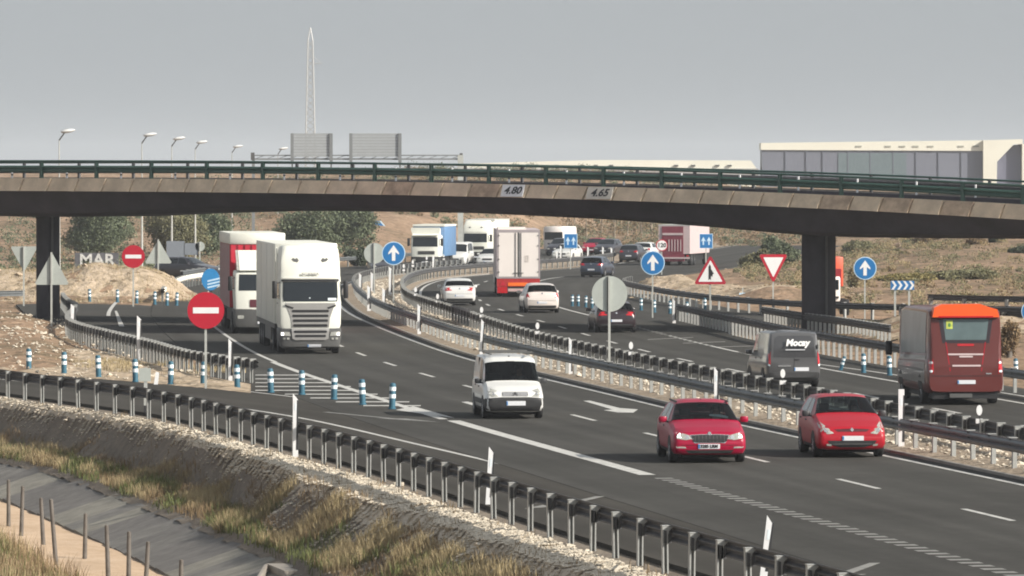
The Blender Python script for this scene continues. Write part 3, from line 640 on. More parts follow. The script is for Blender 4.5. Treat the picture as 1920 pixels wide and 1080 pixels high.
TA, TB, WD = -26.0, 86.0, 9.6
# in local space: x along the bridge, y away from the camera
def local_loft(name, ts, sec, mat, parent=bridge, smooth=None, close=True):
    V = []; Q = []; m = None
    for i, t in enumerate(ts):
        s = sec(t); m = len(s); V += [(t, y, z) for y, z in s]
        if i:
            for k in range(m): a = i * m + k; b_ = i * m + (k + 1) % m; Q.append((a - m, b_ - m, b_, a))
    Q = [tuple(q) for q in Q] + [tuple(range(m - 1, -1, -1)), tuple(range((len(ts) - 1) * m, len(ts) * m))]
    return mesh_obj(name, V, Q, mat, parent, smooth)
ts = np.linspace(TA, TB, 90)
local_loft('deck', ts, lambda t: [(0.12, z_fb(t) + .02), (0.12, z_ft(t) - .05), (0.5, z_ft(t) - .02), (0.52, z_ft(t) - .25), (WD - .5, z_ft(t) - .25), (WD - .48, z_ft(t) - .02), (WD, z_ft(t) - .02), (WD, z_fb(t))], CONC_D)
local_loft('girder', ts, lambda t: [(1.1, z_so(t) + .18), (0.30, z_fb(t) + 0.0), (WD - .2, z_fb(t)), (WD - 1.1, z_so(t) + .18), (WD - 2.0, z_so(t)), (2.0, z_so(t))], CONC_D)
local_loft('far_parapet', ts, lambda t: [(WD + .02, z_fb(t)), (WD + .02, z_ft(t) + .06), (WD + .14, z_ft(t) + .06), (WD + .14, z_fb(t))], CONC)
panel_px = [-70, -12, 41, 92, 144, 195, 247, 299, 351, 402, 455, 507, 561, 614, 667, 720, 773, 828, 881, 936, 989, 1043, 1098, 1152, 1208, 1261, 1316, 1372, 1428, 1484, 1539, 1596, 1652, 1708, 1766, 1822, 1880, 1938]
tt = [t_of(p) for p in panel_px]; st0 = tt[2] - tt[1]; st1 = tt[-1] - tt[-2]
tt = [tt[0] - st0 * k for k in range(18, 0, -1)] + tt + [tt[-1] + st1 * k for k in range(1, 20)]
stained = {700, 881, 1539, 1652, 1766}
for i in range(len(tt) - 1):
    a, b_ = tt[i] + 0.025, tt[i + 1] - 0.025; V = []
    sk = 0.13
    for t, dy in ((a, 0.09), (b_, 0.0)):
        zt, zb = z_ft(t) + .03, z_fb(t) - .02
        V += [(t - sk * .5, -0.20 + dy, zb), (t + sk * .5, 0.03 + dy, zt), (t + sk * .5, 0.22, zt), (t - sk * .5, 0.10, zb)]
    st = any(abs(0.5 * (a + b_) - t_of(q + 28)) < 0.7 for q in stained)
    mesh_obj('fascia_panel', V, [(0, 4, 5, 1), (1, 5, 6, 2), (2, 6, 7, 3), (3, 7, 4, 0), (0, 1, 2, 3), (7, 6, 5, 4)], FASC2 if st else FASC, bridge)
# front railing: posts, top tube, steel beam
post_px = [-30, 72, 175, 278, 382, 487, 591, 697, 803, 911, 1018, 1126, 1235, 1345, 1457, 1572, 1685, 1800, 1913]
pt = [t_of(p) for p in post_px]; d0, d1 = pt[1] - pt[0], pt[-1] - pt[-2]
pt = [pt[0] - d0 * k for k in range(8, 0, -1)] + pt + [pt[-1] + d1 * k for k in range(1, 9)]
for t in pt:
    zt, zb = z_rt(t), z_ft(t)
    b = MB(); b.box(-0.075, 0.075, 0.12, 0.14, -0.0, zt - zb); b.box(-0.012, 0.012, 0.14, 0.26, 0, zt - zb); b.box(-0.075, 0.075, 0.26, 0.275, 0, zt - zb); b.box(-.13, .13, .08, .32, 0, .02)
    b.build('railing_post', GREENP, bridge, loc=(t, 0.05, zb))
def bar(name, y, dz, r, mat, ref=z_rt, box=None):
    if box: return local_loft(name, ts, lambda t: [(y - box[0], ref(t) + dz - box[1]), (y - box[0], ref(t) + dz + box[1]), (y + box[0], ref(t) + dz + box[1]), (y + box[0], ref(t) + dz - box[1])], mat)
    return local_loft(name, ts, lambda t: [(y + r * math.cos(a), ref(t) + dz + r * math.sin(a)) for a in np.linspace(0, 6.283, 9)[:-1]], mat, smooth=60)
bar('top_rail', 0.24, 0.0, 0.055, GREENP)
local_loft('beam_rail', ts, lambda t: [(0.33 + y, z_rt(t) - .56 + z) for y, z in [(0, 0), (-.06, .06), (-.06, .11), (0, .17), (-.06, .23), (-.06, .28), (0, .34), (.02, .34), (.02, 0)]], GREENP)
bar('top_rail', WD - .3, -0.05, 0.05, GREENP)
local_loft('beam_rail', ts, lambda t: [(WD - .5 + y, z_rt(t) - .60 + z) for y, z in [(0, 0), (-.05, .08), (0, .17), (-.05, .25), (0, .34), (.02, .34), (.02, 0)]], GALVD)
for i, px in enumerate([-14, 90, 193, 296, 400, 503, 609, 715, 822, 930, 1039, 1148, 1257, 1368, 1479, 1591, 1703, 1815, 1927]):
    t = t_of(px) - 0.2 * WD * 0 + (0)
    q = P0 + BDIR * t_of(px) + BN * (WD - .3); kk = q.x / q.y; k0 = (px - 960) / F; t = t_of(px) + (k0 - kk) * q.y / BDIR.x * 0.85
    b = MB(); b.box(-.06, .06, WD - .42, WD - .30, 0, z_rt(t) - z_ft(t) - .08); b.build('far_railing_post', GREENP if i % 1 else GALVD, bridge, loc=(t + .62, 0, z_ft(t)))
    b = MB(); b.box(-.04, .04, WD - .62, WD - .56, 0, 0.66); mk = b.build('marker_post', WHITE, bridge, loc=(t, 0, z_ft(t) - .02))
    MB().box(-.042, .042, WD - .625, WD - .555, .36, .44).box(-.042, .042, WD - .625, WD - .555, .18, .26).build('black_band', DPL, mk)
# clearance plates
for px, txt, wpx in ((964, '4.80', 41), (1127, '4.65', 47)):
    t = t_of(px); w = wpx / bs(px) / BDIR.x / 2 * 1.0; zb, zt = z_fb(t) + 0.0, z_ft(t) + .03
    q = P0 + BDIR * t - BN * 0.12
    r = thing('clearance_sign', '%s plate on the edge of the overpass giving a clearance of %s' % (dict([('4.80', 'whiter, left hand'), ('4.65', 'greyer, right hand')])[txt], txt), 'sign', (q.x, q.y, (zb + zt) / 2), math.atan2(BDIR.y, BDIR.x)); r.rotation_euler = (-math.atan(.23 / (zt - zb)), 0, math.atan2(BDIR.y, BDIR.x))
    MB().box(-w, w, -0.015, 0.015, -(zt - zb) / 2, (zt - zb) / 2).build('plate', M('plate_grey' + txt[-1], (0.62, 0.63, 0.65) if txt == '4.80' else (.50, .47, .42), .6, var=.06), r)
    text_part('lettering', txt, 0.50, BLACK, r, (0, -0.02, 0.0), bold=0.012, shear=0.25, sx=1.12)
# piers
def t_for(px, yl):
    k = (px - 960) / F; q = P0 + BN * yl; return (k * q.y - q.x) / (BDIR.x - k * BDIR.y)
def pier(px, w, yo, ext):
    t = t_for(px, yo + ext / 2)
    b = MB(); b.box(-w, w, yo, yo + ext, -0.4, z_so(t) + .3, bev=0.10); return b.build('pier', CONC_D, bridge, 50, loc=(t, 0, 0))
for px_, w_, yo_, e_ in ((90, .44, 3.6, 1.0), (1535, .60, 3.6, 1.25)):
    t = t_for(px_, yo_ + e_ / 2); MB().box(-w_ * .7, w_ * .7, yo_ - .12, yo_ - .02, z_so(t) - .10, z_so(t) + .02).build('bearing', BLACK, bridge, loc=(t, 0, 0)); MB().tube((w_ + .08, yo_ + .2, -.2), (w_ + .08, yo_ + .2, z_so(t)), .05, n=8).build('drain_pipe', GPL, bridge, loc=(t, 0, 0))
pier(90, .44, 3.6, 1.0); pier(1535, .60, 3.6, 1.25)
# ------------------------------------------------------------ signs
def sign_root(name, label, px, pybase, group=None, z=0.0, rz=0.0):
    X, Y = W(px, pybase, z); r = thing(name, label, 'sign', (X, Y, z), rz, group); return r, F / Y
def pole(r, h, rad=0.045, y=0.03, mat=POLE, x=0): return MB().box(x - rad, x + rad * .6, y, y + .09, -0.3, h).build('pole', mat, r)
def disc(rad, n=36): return [(rad * math.cos(a), rad * math.sin(a)) for a in np.linspace(0, 2 * math.pi, n + 1)[:-1]]
def plate(r, pts, zc, mat, name, y0=-0.012, y1=0.012): return MB().prism([(x, z + zc) for x, z in pts], y0, y1, 'xz').build(name, mat, r)
ARR = [(-.085, -.36), (.085, -.36), (.085, .06), (.26, -.06), (.26, .03), (0, .40), (-.26, .03), (-.26, -.06), (-.085, .06)]
def disc_sign(px, pyc, rpx, pybase, kind, label, name='road_sign', back=False, rz=0.0, group=None):
    r, s = sign_root(name, label, px, pybase, group, rz=rz); zc = (pybase - pyc) / s; rad = rpx / s
    if back:
        pole(r, zc + rad * .95, 0.05, -0.09); plate(r, disc(rad), zc, SIGNB, 'panel', 0.0, 0.03); plate(r, [(-.09, -rad * .97), (-.02, -rad * .97), (-.02, rad * .97), (-.09, rad * .97)], zc, GPL, 'bracket', -0.035, -0.002); return r
    pole(r, zc, 0.045, 0.03)
    if kind == 'noentry':
        plate(r, disc(rad), zc, RED, 'panel'); plate(r, [(-.70 * rad, -.16 * rad), (.70 * rad, -.16 * rad), (.70 * rad, .16 * rad), (-.70 * rad, .16 * rad)], zc, WHITE, 'bar', -0.02, -0.0125)
    elif kind == 'up':
        plate(r, disc(rad), zc, LBLUE, 'rim'); plate(r, disc(rad * .93), zc, BLUE, 'panel', -0.018, -0.0125); plate(r, [(x * rad * 1.75, z * rad * 1.75) for x, z in ARR], zc, WHITE, 'arrow', -0.026, -0.019)
    return r
disc_sign(386, 582, 34.5, 728, 'noentry', 'near red no-entry sign standing among the blue bollards')
disc_sign(250, 481, 21.5, 574, 'noentry', 'farther red no-entry sign in front of the sandy mound')
disc_sign(738, 475, 22, 572, 'up', 'blue round arrow sign in the median beside the white lorries')
disc_sign(1224, 493, 22.5, 596, 'up', 'blue round arrow sign on the right in front of the maroon lorry')
disc_sign(1622, 503, 21.5, 596, 'up', 'blue round arrow sign to the right of the right pier')
disc_sign(1936, 584, 21, 706, 'up', 'blue round sign cut by the right edge of the view')
disc_sign(1143, 551, 33.5, 706, '', 'large grey back of a round sign in the median', back=True)
disc_sign(702, 475, 19.5, 556, '', 'grey back of a round sign left of the blue arrow in the median', back=True)
disc_sign(375, 462, 9, 520, '', 'small grey back of a round sign behind the red lorry', back=True)
def tri_sign(px, ytop, ybot, hw, pybase, label, inv=False, back=True, inner=None):
    r, s = sign_root('road_sign', label, px, pybase); zt, zb = (pybase - ytop) / s, (pybase - ybot) / s; w = hw / s
    k = 0.09
    def tri(f):      # f: inset factor
        cz = (zt + 2 * zb) / 3 if not inv else (2 * zt + zb) / 3
        P = [(-w, zb), (w, zb), (0, zt)] if not inv else [(-w, zt), (0, zb), (w, zt)]
        return [(x * f, cz + (z - cz) * f) for x, z in P]
    def rnd(P, q=.06):
        o = []
        for i in range(3):
            a, b_, c = P[i - 1], P[i], P[(i + 1) % 3]
            o += [(b_[0] + (a[0] - b_[0]) * q, b_[1] + (a[1] - b_[1]) * q), (b_[0] + (c[0] - b_[0]) * q, b_[1] + (c[1] - b_[1]) * q)]
        return o
    if back:
        pole(r, zt, .05, -.09); plate(r, rnd(tri(1)), 0, SIGNB, 'panel', 0, .03); MB().box(-.09, -.03, -.035, -.002, zb + .05, zt - .08).build('bracket', GPL, r); return r
    pole(r, (zt + zb) / 2); plate(r, rnd(tri(1)), 0, M('sign_dark_red', (0.40, 0.012, 0.035), .45, var=.05) if not inv else RED, 'border'); plate(r, rnd(tri(.74 if not inv else .70), .03), 0, WHITE, 'panel', -.02, -.0125)
    if inner: inner(r, zt, zb, w)
    return r
def merge(r, zt, zb, w):
    h = zt - zb; P = [(-.035, .14), (-.0, .19), (.035, .14), (.035, .30), (.075, .25), (.085, .34), (.12, .36), (.05, .50), (.035, .52), (.035, .60), (-.0, .68), (-.035, .60)]
    plate(r, [(x * h * 1.15 - .03, zb + z * h) for x, z in P], 0, BLACK, 'symbol', -.028, -.0205)
tri_sign(97, 473, 534, 33, 612, 'grey back of a triangular sign in front of the left pier')
tri_sign(297, 449, 494, 26, 549, 'grey back of a triangular sign beside the farther no-entry sign')
tri_sign(45, 462, 510, 26, 573, 'grey back of an inverted triangular sign at the far left', inv=True)
tri_sign(1332, 478, 533, 31, 600, 'triangular red bordered warning sign with a black merging arrow', back=False, inner=merge)
tri_sign(1450, 477, 531, 27, 578, 'red bordered inverted triangle give way sign left of the right pier', inv=True, back=False)
def lane_sign(px, pyc, hw, pybase, label):
    r, s = sign_root('lane_sign', label, px, pybase); zc = (pybase - pyc) / s; w = hw / s
    pole(r, zc); plate(r, [(-w, -w * 1.1), (w, -w * 1.1), (w, w * 1.1), (-w, w * 1.1)], zc, LBLUE, 'rim'); plate(r, [(-w * .92, -w * 1.02), (w * .92, -w * 1.02), (w * .92, w * 1.02), (-w * .92, w * 1.02)], zc, BLUE, 'panel', -.018, -.0125)
    for dx in (-.42, .42): plate(r, [(x * w * 1.2 + dx * w, z * w * 1.6) for x, z in ARR], zc, LBLUE, 'arrow', -.026, -.019)
lane_sign(1070, 452, 12.5, 505, 'square blue sign with two white arrows above the dark hatchback')
lane_sign(1324, 452, 12.5, 520, 'square blue sign with two white arrows right of the maroon lorry')
r, s = sign_root('speed_sign', 'round speed limit sign reading 120 in front of the maroon lorry', 1241, 515); zc = (515 - 460) / s; rad = 11 / s
pole(r, zc); plate(r, disc(rad), zc, RED, 'rim'); plate(r, disc(rad * .84), zc, WHITE, 'panel', -.018, -.0125); text_part('lettering', '120', rad * 1.0, BLACK, r, (0, -.022, zc), bold=.012)
r, s = sign_root('chevron_panel', 'dark blue panel with four white chevrons on two poles', 1692, 602); zc = (602 - 535) / s; w, h = 22 / s, 8.5 / s
plate(r, [(-w, -h), (w, -h), (w, h), (-w, h)], zc, BLUE, 'panel')
for k in range(4):
    x = -w + (k + .1) * w / 2; q = w / 2
    plate(r, [(x, -h * .95), (x + q * .42, -h * .95), (x + q * .92, 0), (x + q * .42, h * .95), (x, h * .95), (x + q * .5, 0)], zc, WHITE, 'chevron', -.02, -.0125)
for dx in (-w * .62, w * .58): MB().box(dx - .05, dx + .05, .03, .1, -.3, zc).build('pole', POLE, r)
# blue curved board on the left, small signs
X, Y = W(395, 548); r = thing('blue_board', 'round bright blue divider board with white stripes left of the red lorry', 'sign', (X, Y, 0)); s = F / Y
plate(r, [(x, z * 1.2) for x, z in disc(17 / s)], 24 / s, M('bright_blue', (0.02, .22, .50), .5), 'panel'); 
for k in range(3): plate(r, [(-.2 + k * .0, -.06), (.75, .16), (.75, .26), (-.2, .04)], (9 + 6 * k) / s, LBLUE, 'stripe', -.03, -.013)
MB().box(-.1, .1, .02, .2, -.2, .8).build('foot', DPL, r)
X, Y = W(1393, 566); r = thing('small_blue_sign', 'very small blue and white sign behind the outer guardrail', 'sign', (X, Y, 0)); s = F / Y
plate(r, [(-7 / s, -5 / s), (7 / s, -5 / s), (7 / s, 5 / s), (-7 / s, 5 / s)], 12 / s, LBLUE, 'panel'); plate(r, [(-4 / s, -3 / s), (3 / s, -3 / s), (3 / s, 2 / s), (-4 / s, 2 / s)], 12 / s, BLUE, 'symbol', -.02, -.0125); pole(r, .8)
X, Y = W(705, 500); r = thing('direction_sign', 'small blue arrow sign on a pale post far down the left roadside', 'sign', (at_depth(707, 560), 560, 0)); s = F / 560
MB().prism([(-.1, -.55), (.35, -.45), (.75, 0), (.35, .45), (-.1, .55)], 0, .04, 'xz').build('panel', BLUE, r, loc=(-.1, 0, zat(424, 560))); MB().prism([(.3, -.55), (.42, -.55), (.9, 0), (.42, .55), (.3, .55), (.74, 0)], -.02, -.001, 'xz').build('border', LBLUE, r, loc=(-.1, 0, zat(424, 560))); MB().box(-.55, -.3, 0, .3, 0, zat(405, 560)).build('pole', CREAM, r)
for x0, x1, y0, y1, yb, lab in ((312, 346, 452, 495, 520, 'grey back of a rectangular sign behind the red lorry'), (345, 372, 456, 478, 520, 'pale grey board beside the lamp poles on the left')):
    X, Y = W((x0 + x1) / 2, yb); s = F / Y; r = thing('sign_board', lab, 'sign', (X, Y, 0)); w = (x1 - x0) / 2 / s
    MB().box(-w, w, 0, .05, (yb - y1) / s, (yb - y0) / s).build('panel', M('sign_grey_blue', (.20, .22, .25), .6, var=.05), r); MB().box(-w * .6, -w * .5, .05, .12, -.2, (yb - y1) / s + .3).box(w * .5, w * .6, .05, .12, -.2, (yb - y1) / s + .3).build('legs', POLE, r)
# ------------------------------------------------------------ bollards
def bollard_proto():
    root = thing('bollard', 'blue bollard', 'bollard', (0, 0, 0), group='blue bollards with white bands')
    b = MB(); b.lathe([(.13, 0), (.13, .03), (.105, .05), (.10, .80), (.085, .84), (.05, .855)], n=16); body = b.build('body', BOLL, root, 40)
    for z in (.36, .60):
        o = MB().lathe([(.107, z), (.107, z + .13)], n=16).build('band', REFL, root, 40); reg(root, o)
    reg(root, body); return root
ORD = ['first', 'second', 'third', 'fourth', 'fifth', 'sixth', 'seventh', 'eighth', 'ninth', 'tenth', 'eleventh', 'twelfth', 'thirteenth']
bp = bollard_proto(); first = True
def put_bollards(L, lab, h=1.0, grp=None):
    global first
    for i, (px, py) in enumerate(L):
        X, Y = W(px, py); text = lab % ORD[i] if '%s' in lab else lab
        if first: o = bp; first = False; o.location = (X, Y, 0); o['label'] = text
        else: o = clone(bp, None, (X, Y, 0), float(rng.uniform(0, 6)), text)
        if grp: o['group'] = grp
        o.rotation_euler = (float(rng.normal(0, .015)), float(rng.normal(0, .02)), 0); o.scale = (h, h, h)
        last = o
    return last
put_bollards([(54, 694), (120, 701), (185, 708), (254, 716), (320, 721), (381, 722), (445, 728), (508, 736), (566, 740), (626, 749), (680, 759), (735, 767)], '%s from the left in the near row of blue bollards', 0.93)
put_bollards([(168, 566), (220, 567), (256, 569), (290, 571), (313, 573), (331, 573)], '%s from the left of the blue bollards before the sandy mound', 0.86)
put_bollards([(1073, 574), (1084, 574), (1098, 576), (1110, 578)], '%s from the left of the small blue bollards beside the pale hatchback', 0.74)
put_bollards([(1202, 582), (1227, 586), (1256, 588), (1288, 590), (1322, 582)], '%s from the left of the blue bollards below the round arrow sign', 0.78)
put_bollards([(1619, 699), (1668, 704)], '%s from the left of the upright bollards between dark van and bus', 0.82)
put_bollards([(1905, 706)], 'blue bollard behind the guardrail at the right edge', .75)
o = put_bollards([(1576, 694)], 'broken tilted pale blue bollard beside the dark van', .62); o.rotation_euler = (0.1, 0.28, 0)
for i, (px, py) in enumerate([(364, 540), (300, 560 - 12), (385, 541), (270, 553)][:0]): pass
# ------------------------------------------------------------ marker posts
def marker(px, pyt, pyb, label, c=None, w=.13, lean=0, z0=0.0, cut=True):
    X, Y = W(px, pyb, z0); s = F / Y; h = (pyb - pyt) / s
    r = thing('marker_post', label, 'marker post', (X, Y, z0), 0.0); 
    MB().prism([(-w / 2, -.2), (w / 2, -.2), (w / 2, h - (.16 if cut else 0)), (-w / 2, h)], -.05, .05, 'xz').build('body', WHITE, r)
    MB().prism([(w / 2 * .2, h * .12), (w / 2 + .004, h * .12), (w / 2 + .004, h * .9), (w / 2 * .6, h * .9)], -.052, .052, 'xz').build('black_band', DPL, r)
    MB().prism([(-w / 2 * .4, h - .42), (w / 2 * .3, h - .42), (w / 2 * .3, h - .24), (-w / 2 * .4, h - .24)], -.055, -.0505, 'xz').build('reflector', REFL, r)
    r.rotation_euler = (0, lean, 0); return r
marker(554, 738, 858, 'tall white marker post behind the near guardrail, left of the gore tip', z0=-.12)
marker(916, 838, 945, 'white marker post rising beyond the near guardrail below the white van', lean=.06)
marker(1431, 966, 1085, 'leaning white marker post beyond the near guardrail at bottom right', lean=.12)
marker(1690, 730, 842, 'bright white marker post beside the second red car', w=.15, cut=False)
marker(1343, 688, 775, 'white marker post in the median above the first red car')
marker(902, 598, 668, 'white marker post in the median behind the white van', lean=.05)
marker(1070, 632, 705, 'white marker post in the median left of the large round sign back')
marker(786, 570, 628, 'white marker post in the median near the white hatchback', w=.16)
marker(432, 635, 714, 'grey-white marker post beside the close-set guardrail')
marker(261, 592, 672, 'white topped marker post left of the near no-entry sign', w=.17)
marker(137, 570, 628, 'white marker post at the left pier', w=.2)
marker(1264, 560, 606, 'white marker post with ring under the round arrow sign', w=.16)
for i, (px, a, b_) in enumerate([(676, 512, 552), (698, 510, 550), (692, 535, 585), (720, 540, 580), (732, 500, 555), (813, 478, 512), (1052, 460, 490), (1068, 462, 488), (1086, 463, 488), (1045, 470, 492), (1103, 462, 486), (1131, 462, 484), (1147, 464, 484)]):
    marker(px, a, b_, ('pale marker post, %s from the left in the bend of the median' if i < 6 else 'small marker post, %s from the left at the end of the far median') % ORD[i if i < 6 else [0, 2, 3, 0, 4, 5, 6][i - 6] if i != 9 else 1], w=.19)
# reflector plates on the far median rail
for i, (px, py) in enumerate([(757, 532), (774, 518), (800, 510), (832, 508), (779, 553), (821, 565), (903, 586), (1008, 612), (1183, 648), (1467, 700), (1834, 762)]):
    d = np.interp(px, [757, 774, 800, 832], [400, 420, 440, 455]) if i < 4 else None
    if d is None:
        ysx = [y for y in np.arange(120, 400, .5)]; y = min(ysx, key=lambda q: abs(960 + fx(cD, q) * F / q - px) + (1000 if q > 350 else 0)); X, Y = fx(cD, y), y
    else: X, Y = at_depth(px, d), float(d)
    s = F / Y; r = thing('rail_reflector', ('white reflector paddle on the far median rail, %s from the left' if i > 3 else 'white reflector paddle in the median bend, %s from the left') % ORD[i - 4 if i > 3 else i], 'reflector', (X, Y, .72))
    MB().lathe([(.075, -.012), (.075, .012)], n=16, axis='y').build('paddle', WHITE, r, loc=(0, 0, .32)).scale = (1, 1, 1.8)
    MB().box(-.02, .02, -.01, .01, 0, .22).build('stem', DPL, r); MB().box(-.09, .09, -.03, .03, -.02, .10).build('foot', WHITE, r)
# small post with sign plates by the near guardrail
X, Y = W(273, 782, -.15); r = thing('kilometre_post', 'steel post with small grey plates beside the near guardrail', 'sign', (X, Y, -.2)); s = F / Y
MB().box(-.05, .05, -.04, .04, 0, 96 / s).build('pole', POLE, r); MB().box(-.2, .16, -.06, -.045, 70 / s, 95 / s).build('plate', SIGNB, r); MB().box(-.05, .04, -.07, -.06, 5 / s, 25 / s).build('dark_band', DPL, r)
MB().prism([(.24, 64 / s), (.36, 64 / s), (.4, 86 / s), (.3, 88 / s)], .1, .14, 'xz').build('white_plate', WHITE, r)
# ------------------------------------------------------------ street lamps
for i, (px, ph, py) in enumerate([(111, 121, 245), (266, 277, 252), (322, 333, 259), (366, 376, 266), (435, 443, 274), (521, 529, 278)]):
    s = (HOR - py) / 3.0; D = F / s; X = at_depth(px, D); r = thing('street_lamp', 'tall street lamp with a white head, %s from the left above the overpass' % ORD[i], 'street lamp', (X, D, -.2), 0, 'street lamps beyond the overpass')
    b = MB(); b.tube((0, 0, 0), (0, 0, 6.0), .10, .05, n=10).tube((0, 0, 6.0), (0, 0, 9.6), .045, .03, n=8); b.build('pole', M('lamp_pole', (.42, .42, .39), .5, var=.08), r, 40); MB().tube((0, 0, 9.6), (.35, 0, 10.1), .05, .04, n=8).build('arm', GPL, r)
    b = MB(); b.lathe([(.03, 0), (.10, .06), (.15, .35), (.14, .7), (.05, .95)], n=12, axis='x'); o = b.build('lamp_head', M('lamp_white', (.72, .72, .70), .5, var=0), r, 60); o.location = (.10, 0, 10.12); o.scale = (.95, 1.3, .8); o.rotation_euler = (0, R(-8), 0)
# ------------------------------------------------------------ gantry
D = 480; s = F / D; gx0, gx1 = at_depth(475, D), at_depth(864, D); zbm = zat(293, D)
r = thing('sign_gantry', 'grey motorway sign gantry seen from behind above the overpass railing', 'gantry', (gx0, D, 0)); L = gx1 - gx0
HG = M('gantry_grey', (.20, .21, .215), .6, .1, var=.08); HP = M('gantry_panel', (.31, .325, .335), .6, var=.05)
b = MB(); b.box(0, L, -.09, .09, zbm - .3, zbm - .16); b.box(0, L, -.09, .09, zbm + .02, zbm + .12)
for k in range(18): b.tube((L * k / 18, 0, zbm - .25), (L * (k + 1) / 18, 0, zbm + .07) if k % 2 else (L * (k + 1) / 18, 0, zbm + .07), .025, n=5)
b.build('beam', HG, r); b = MB(); b.box(-.12, .12, -.12, .12, 0, zbm + .15); b.build('column', HG, r); b = MB(); b.box(L - .25, L + .2, -.2, .2, 0, zbm + .1); b.build('column', POLE, r)
MB().box(-.2, .1, -.15, .15, zbm - .3, zbm + .3).build('end_cap', GPL, r); MB().box(L - .1, L + .15, -.15, .15, zbm - .25, zbm + .25).build('end_cap', GPL, r)
for x0, x1 in ((548, 621), (658, 750)):
    a, c = at_depth(x0, D) - gx0, at_depth(x1, D) - gx0; zt = zat(250, D); zb = zat(294, D); n = 8
    for k in range(n): MB().box(a, c, -.22, -.17, zb + (zt - zb) * k / n + .008, zb + (zt - zb) * (k + 1) / n - .008).build('panel_slat', HP, r)
    for x in (a, c): MB().box(x - .13, x + .13, -.35, -.23, zb - .6, zt).build('upright', HG, r); MB().box(x - .05, x + .05, -.25, .1, zb - .9, zb - .1).build('strut', GPL, r)
# ------------------------------------------------------------ lattice pylon
D = 1250; s = F / D; r = thing('power_pylon', 'slender white lattice mast standing far behind the overpass', 'pylon', (at_depth(582, D), D, 0)); PY = M('pylon_paint', (.38, .385, .38), .5, .1, var=.05)
zt, zs = zat(52, D), zat(76, D); wt, wb = 4.6 / s, 8.2 / s; z0 = 0.0; b = MB()
def pw(z): return wt + (wb - wt) * (zs - z) / (zs - zat(248, D))
nz = 26; zl = [z0 + (zs - z0) * k / nz for k in range(nz + 1)]
for sx, sy in ((-1, -1), (1, -1), (1, 1), (-1, 1)):
    for k in range(nz): b.tube((sx * pw(zl[k]), sy * pw(zl[k]), zl[k]), (sx * pw(zl[k + 1]), sy * pw(zl[k + 1]), zl[k + 1]), .13, n=5, cap=False)
    b.tube((sx * wt, sy * wt, zs), (0, 0, zt), .13, n=5)
b.build('legs', PY, r); b = MB()
for k in range(nz):
    for (ax, ay), (bx, by) in (((-1, -1), (1, -1)), ((1, -1), (1, 1)), ((1, 1), (-1, 1)), ((-1, 1), (-1, -1))):
        f = 1 if k % 2 else -1; w0, w1 = pw(zl[k]), pw(zl[k + 1])
        p, q = ((ax, ay), (bx, by)) if f > 0 else ((bx, by), (ax, ay)); b.tube((p[0] * w0, p[1] * w0, zl[k]), (q[0] * w1, q[1] * w1, zl[k + 1]), .10, n=4, cap=False)
        if k % 3 == 0: b.tube((ax * w0, ay * w0, zl[k]), (bx * w0, by * w0, zl[k]), .05, n=4, cap=False)
b.build('bracing', PY, r); b = MB(); za = zat(119, D); b.tube((pw(za), 0, za), (pw(za) + 17 / s, 0, za), .13, .06, n=5); b.tube((pw(za), 0, za + 1.5), (pw(za) + 15 / s, 0, za + .1), .06, n=5); b.build('crossarm', PY, r)
# ------------------------------------------------------------ far buildings
WAL = M('cream_cladding', (.74, .72, .62), .6, var=.05, scale=.1); GRY = M('grey_cladding', (.165, .175, .215), .5, var=.06, scale=.1); GRY2 = M('grey_joint', (.135, .145, .18), .5, var=0); GRN = M('green_tint_glass', (.14, .18, .195), .4, var=.08)
def zz(py, D): return zat(py, D)
D = 1000; X = lambda px: at_depth(px, D)
r = thing('warehouse', 'large warehouse with a white roof band and grey panelled front', 'building', (X(1427), D, 3))
q = lambda px: X(px) - X(1427); h = lambda py: zz(py, D) - 3
dw = 8
MB().box(q(1429), q(1843), .6, dw, -3, h(281)).build('wall', GRY, r)
for i, p in enumerate([1473, 1512, 1543, 1590, 1632, 1675, 1718, 1760, 1803]): MB().box(q(p) - .07, q(p) + .07, .45, .598, -3, h(283)).build('panel_joint', GRY2, r)
MB().box(q(1572), q(1700), .5, .59, -3, h(287)).build('tinted_panel', GRN, r)
MB().prism([(q(1427), h(281)), (q(1843), h(283)), (q(1843), h(263)), (q(1427), h(268))], .3, dw, 'xz').build('roof_band', WAL, r)
MB().prism([(q(1843), -3), (q(1867), -3), (q(1869), h(303)), (q(1900), h(271)), (q(1917), h(270)), (q(1917), h(261)), (q(1843), h(263))], -.7, 6, 'xz').build('corner_frame', WAL, r)
MB().prism([(q(1867), -3), (q(1915), -3), (q(1915), h(271)), (q(1900), h(272)), (q(1869), h(304))], .8, dw, 'xz').build('side_wall', M('side_cladding', (.14, .145, .20), .5, var=.06), r)
MB().box(q(1916), q(1921), -.5, dw, -3, h(270)).build('corner_column', WAL, r)
for p in (1610, 1665, 1692, 1717, 1745, 1802, 1830): MB().box(q(p) - .5, q(p) + .5, 0.2, .299, h(276), h(273)).build('vent', M('vent_grey', (.35, .35, .3), .7, var=0), r)
r = thing('long_building', 'long low cream building along the skyline behind the overpass', 'building', (X(890), D, 3)); q = lambda px: X(px) - X(890)
MB().prism([(q(868), -3), (q(1418), -3), (q(1418), h(315)), (q(1408), h(301)), (q(1130), h(300)), (q(1000), h(303)), (q(868), h(307))], 0, 30, 'xz').build('wall', WAL, r)
MB().box(q(1000), q(1422), -.4, -.01, h(336), h(316)).build('window_band', M('band_grey', (.33, .32, .31), .6, var=.2, scale=.3), r)  # grey band along the upper wall
for p in (1006, 1043, 1092, 1117, 1146, 1268, 1300, 1345, 1368): MB().box(q(p) - .35, q(p) + .35, -.3, -.01, h(312), h(309)).build('window', GPL, r)
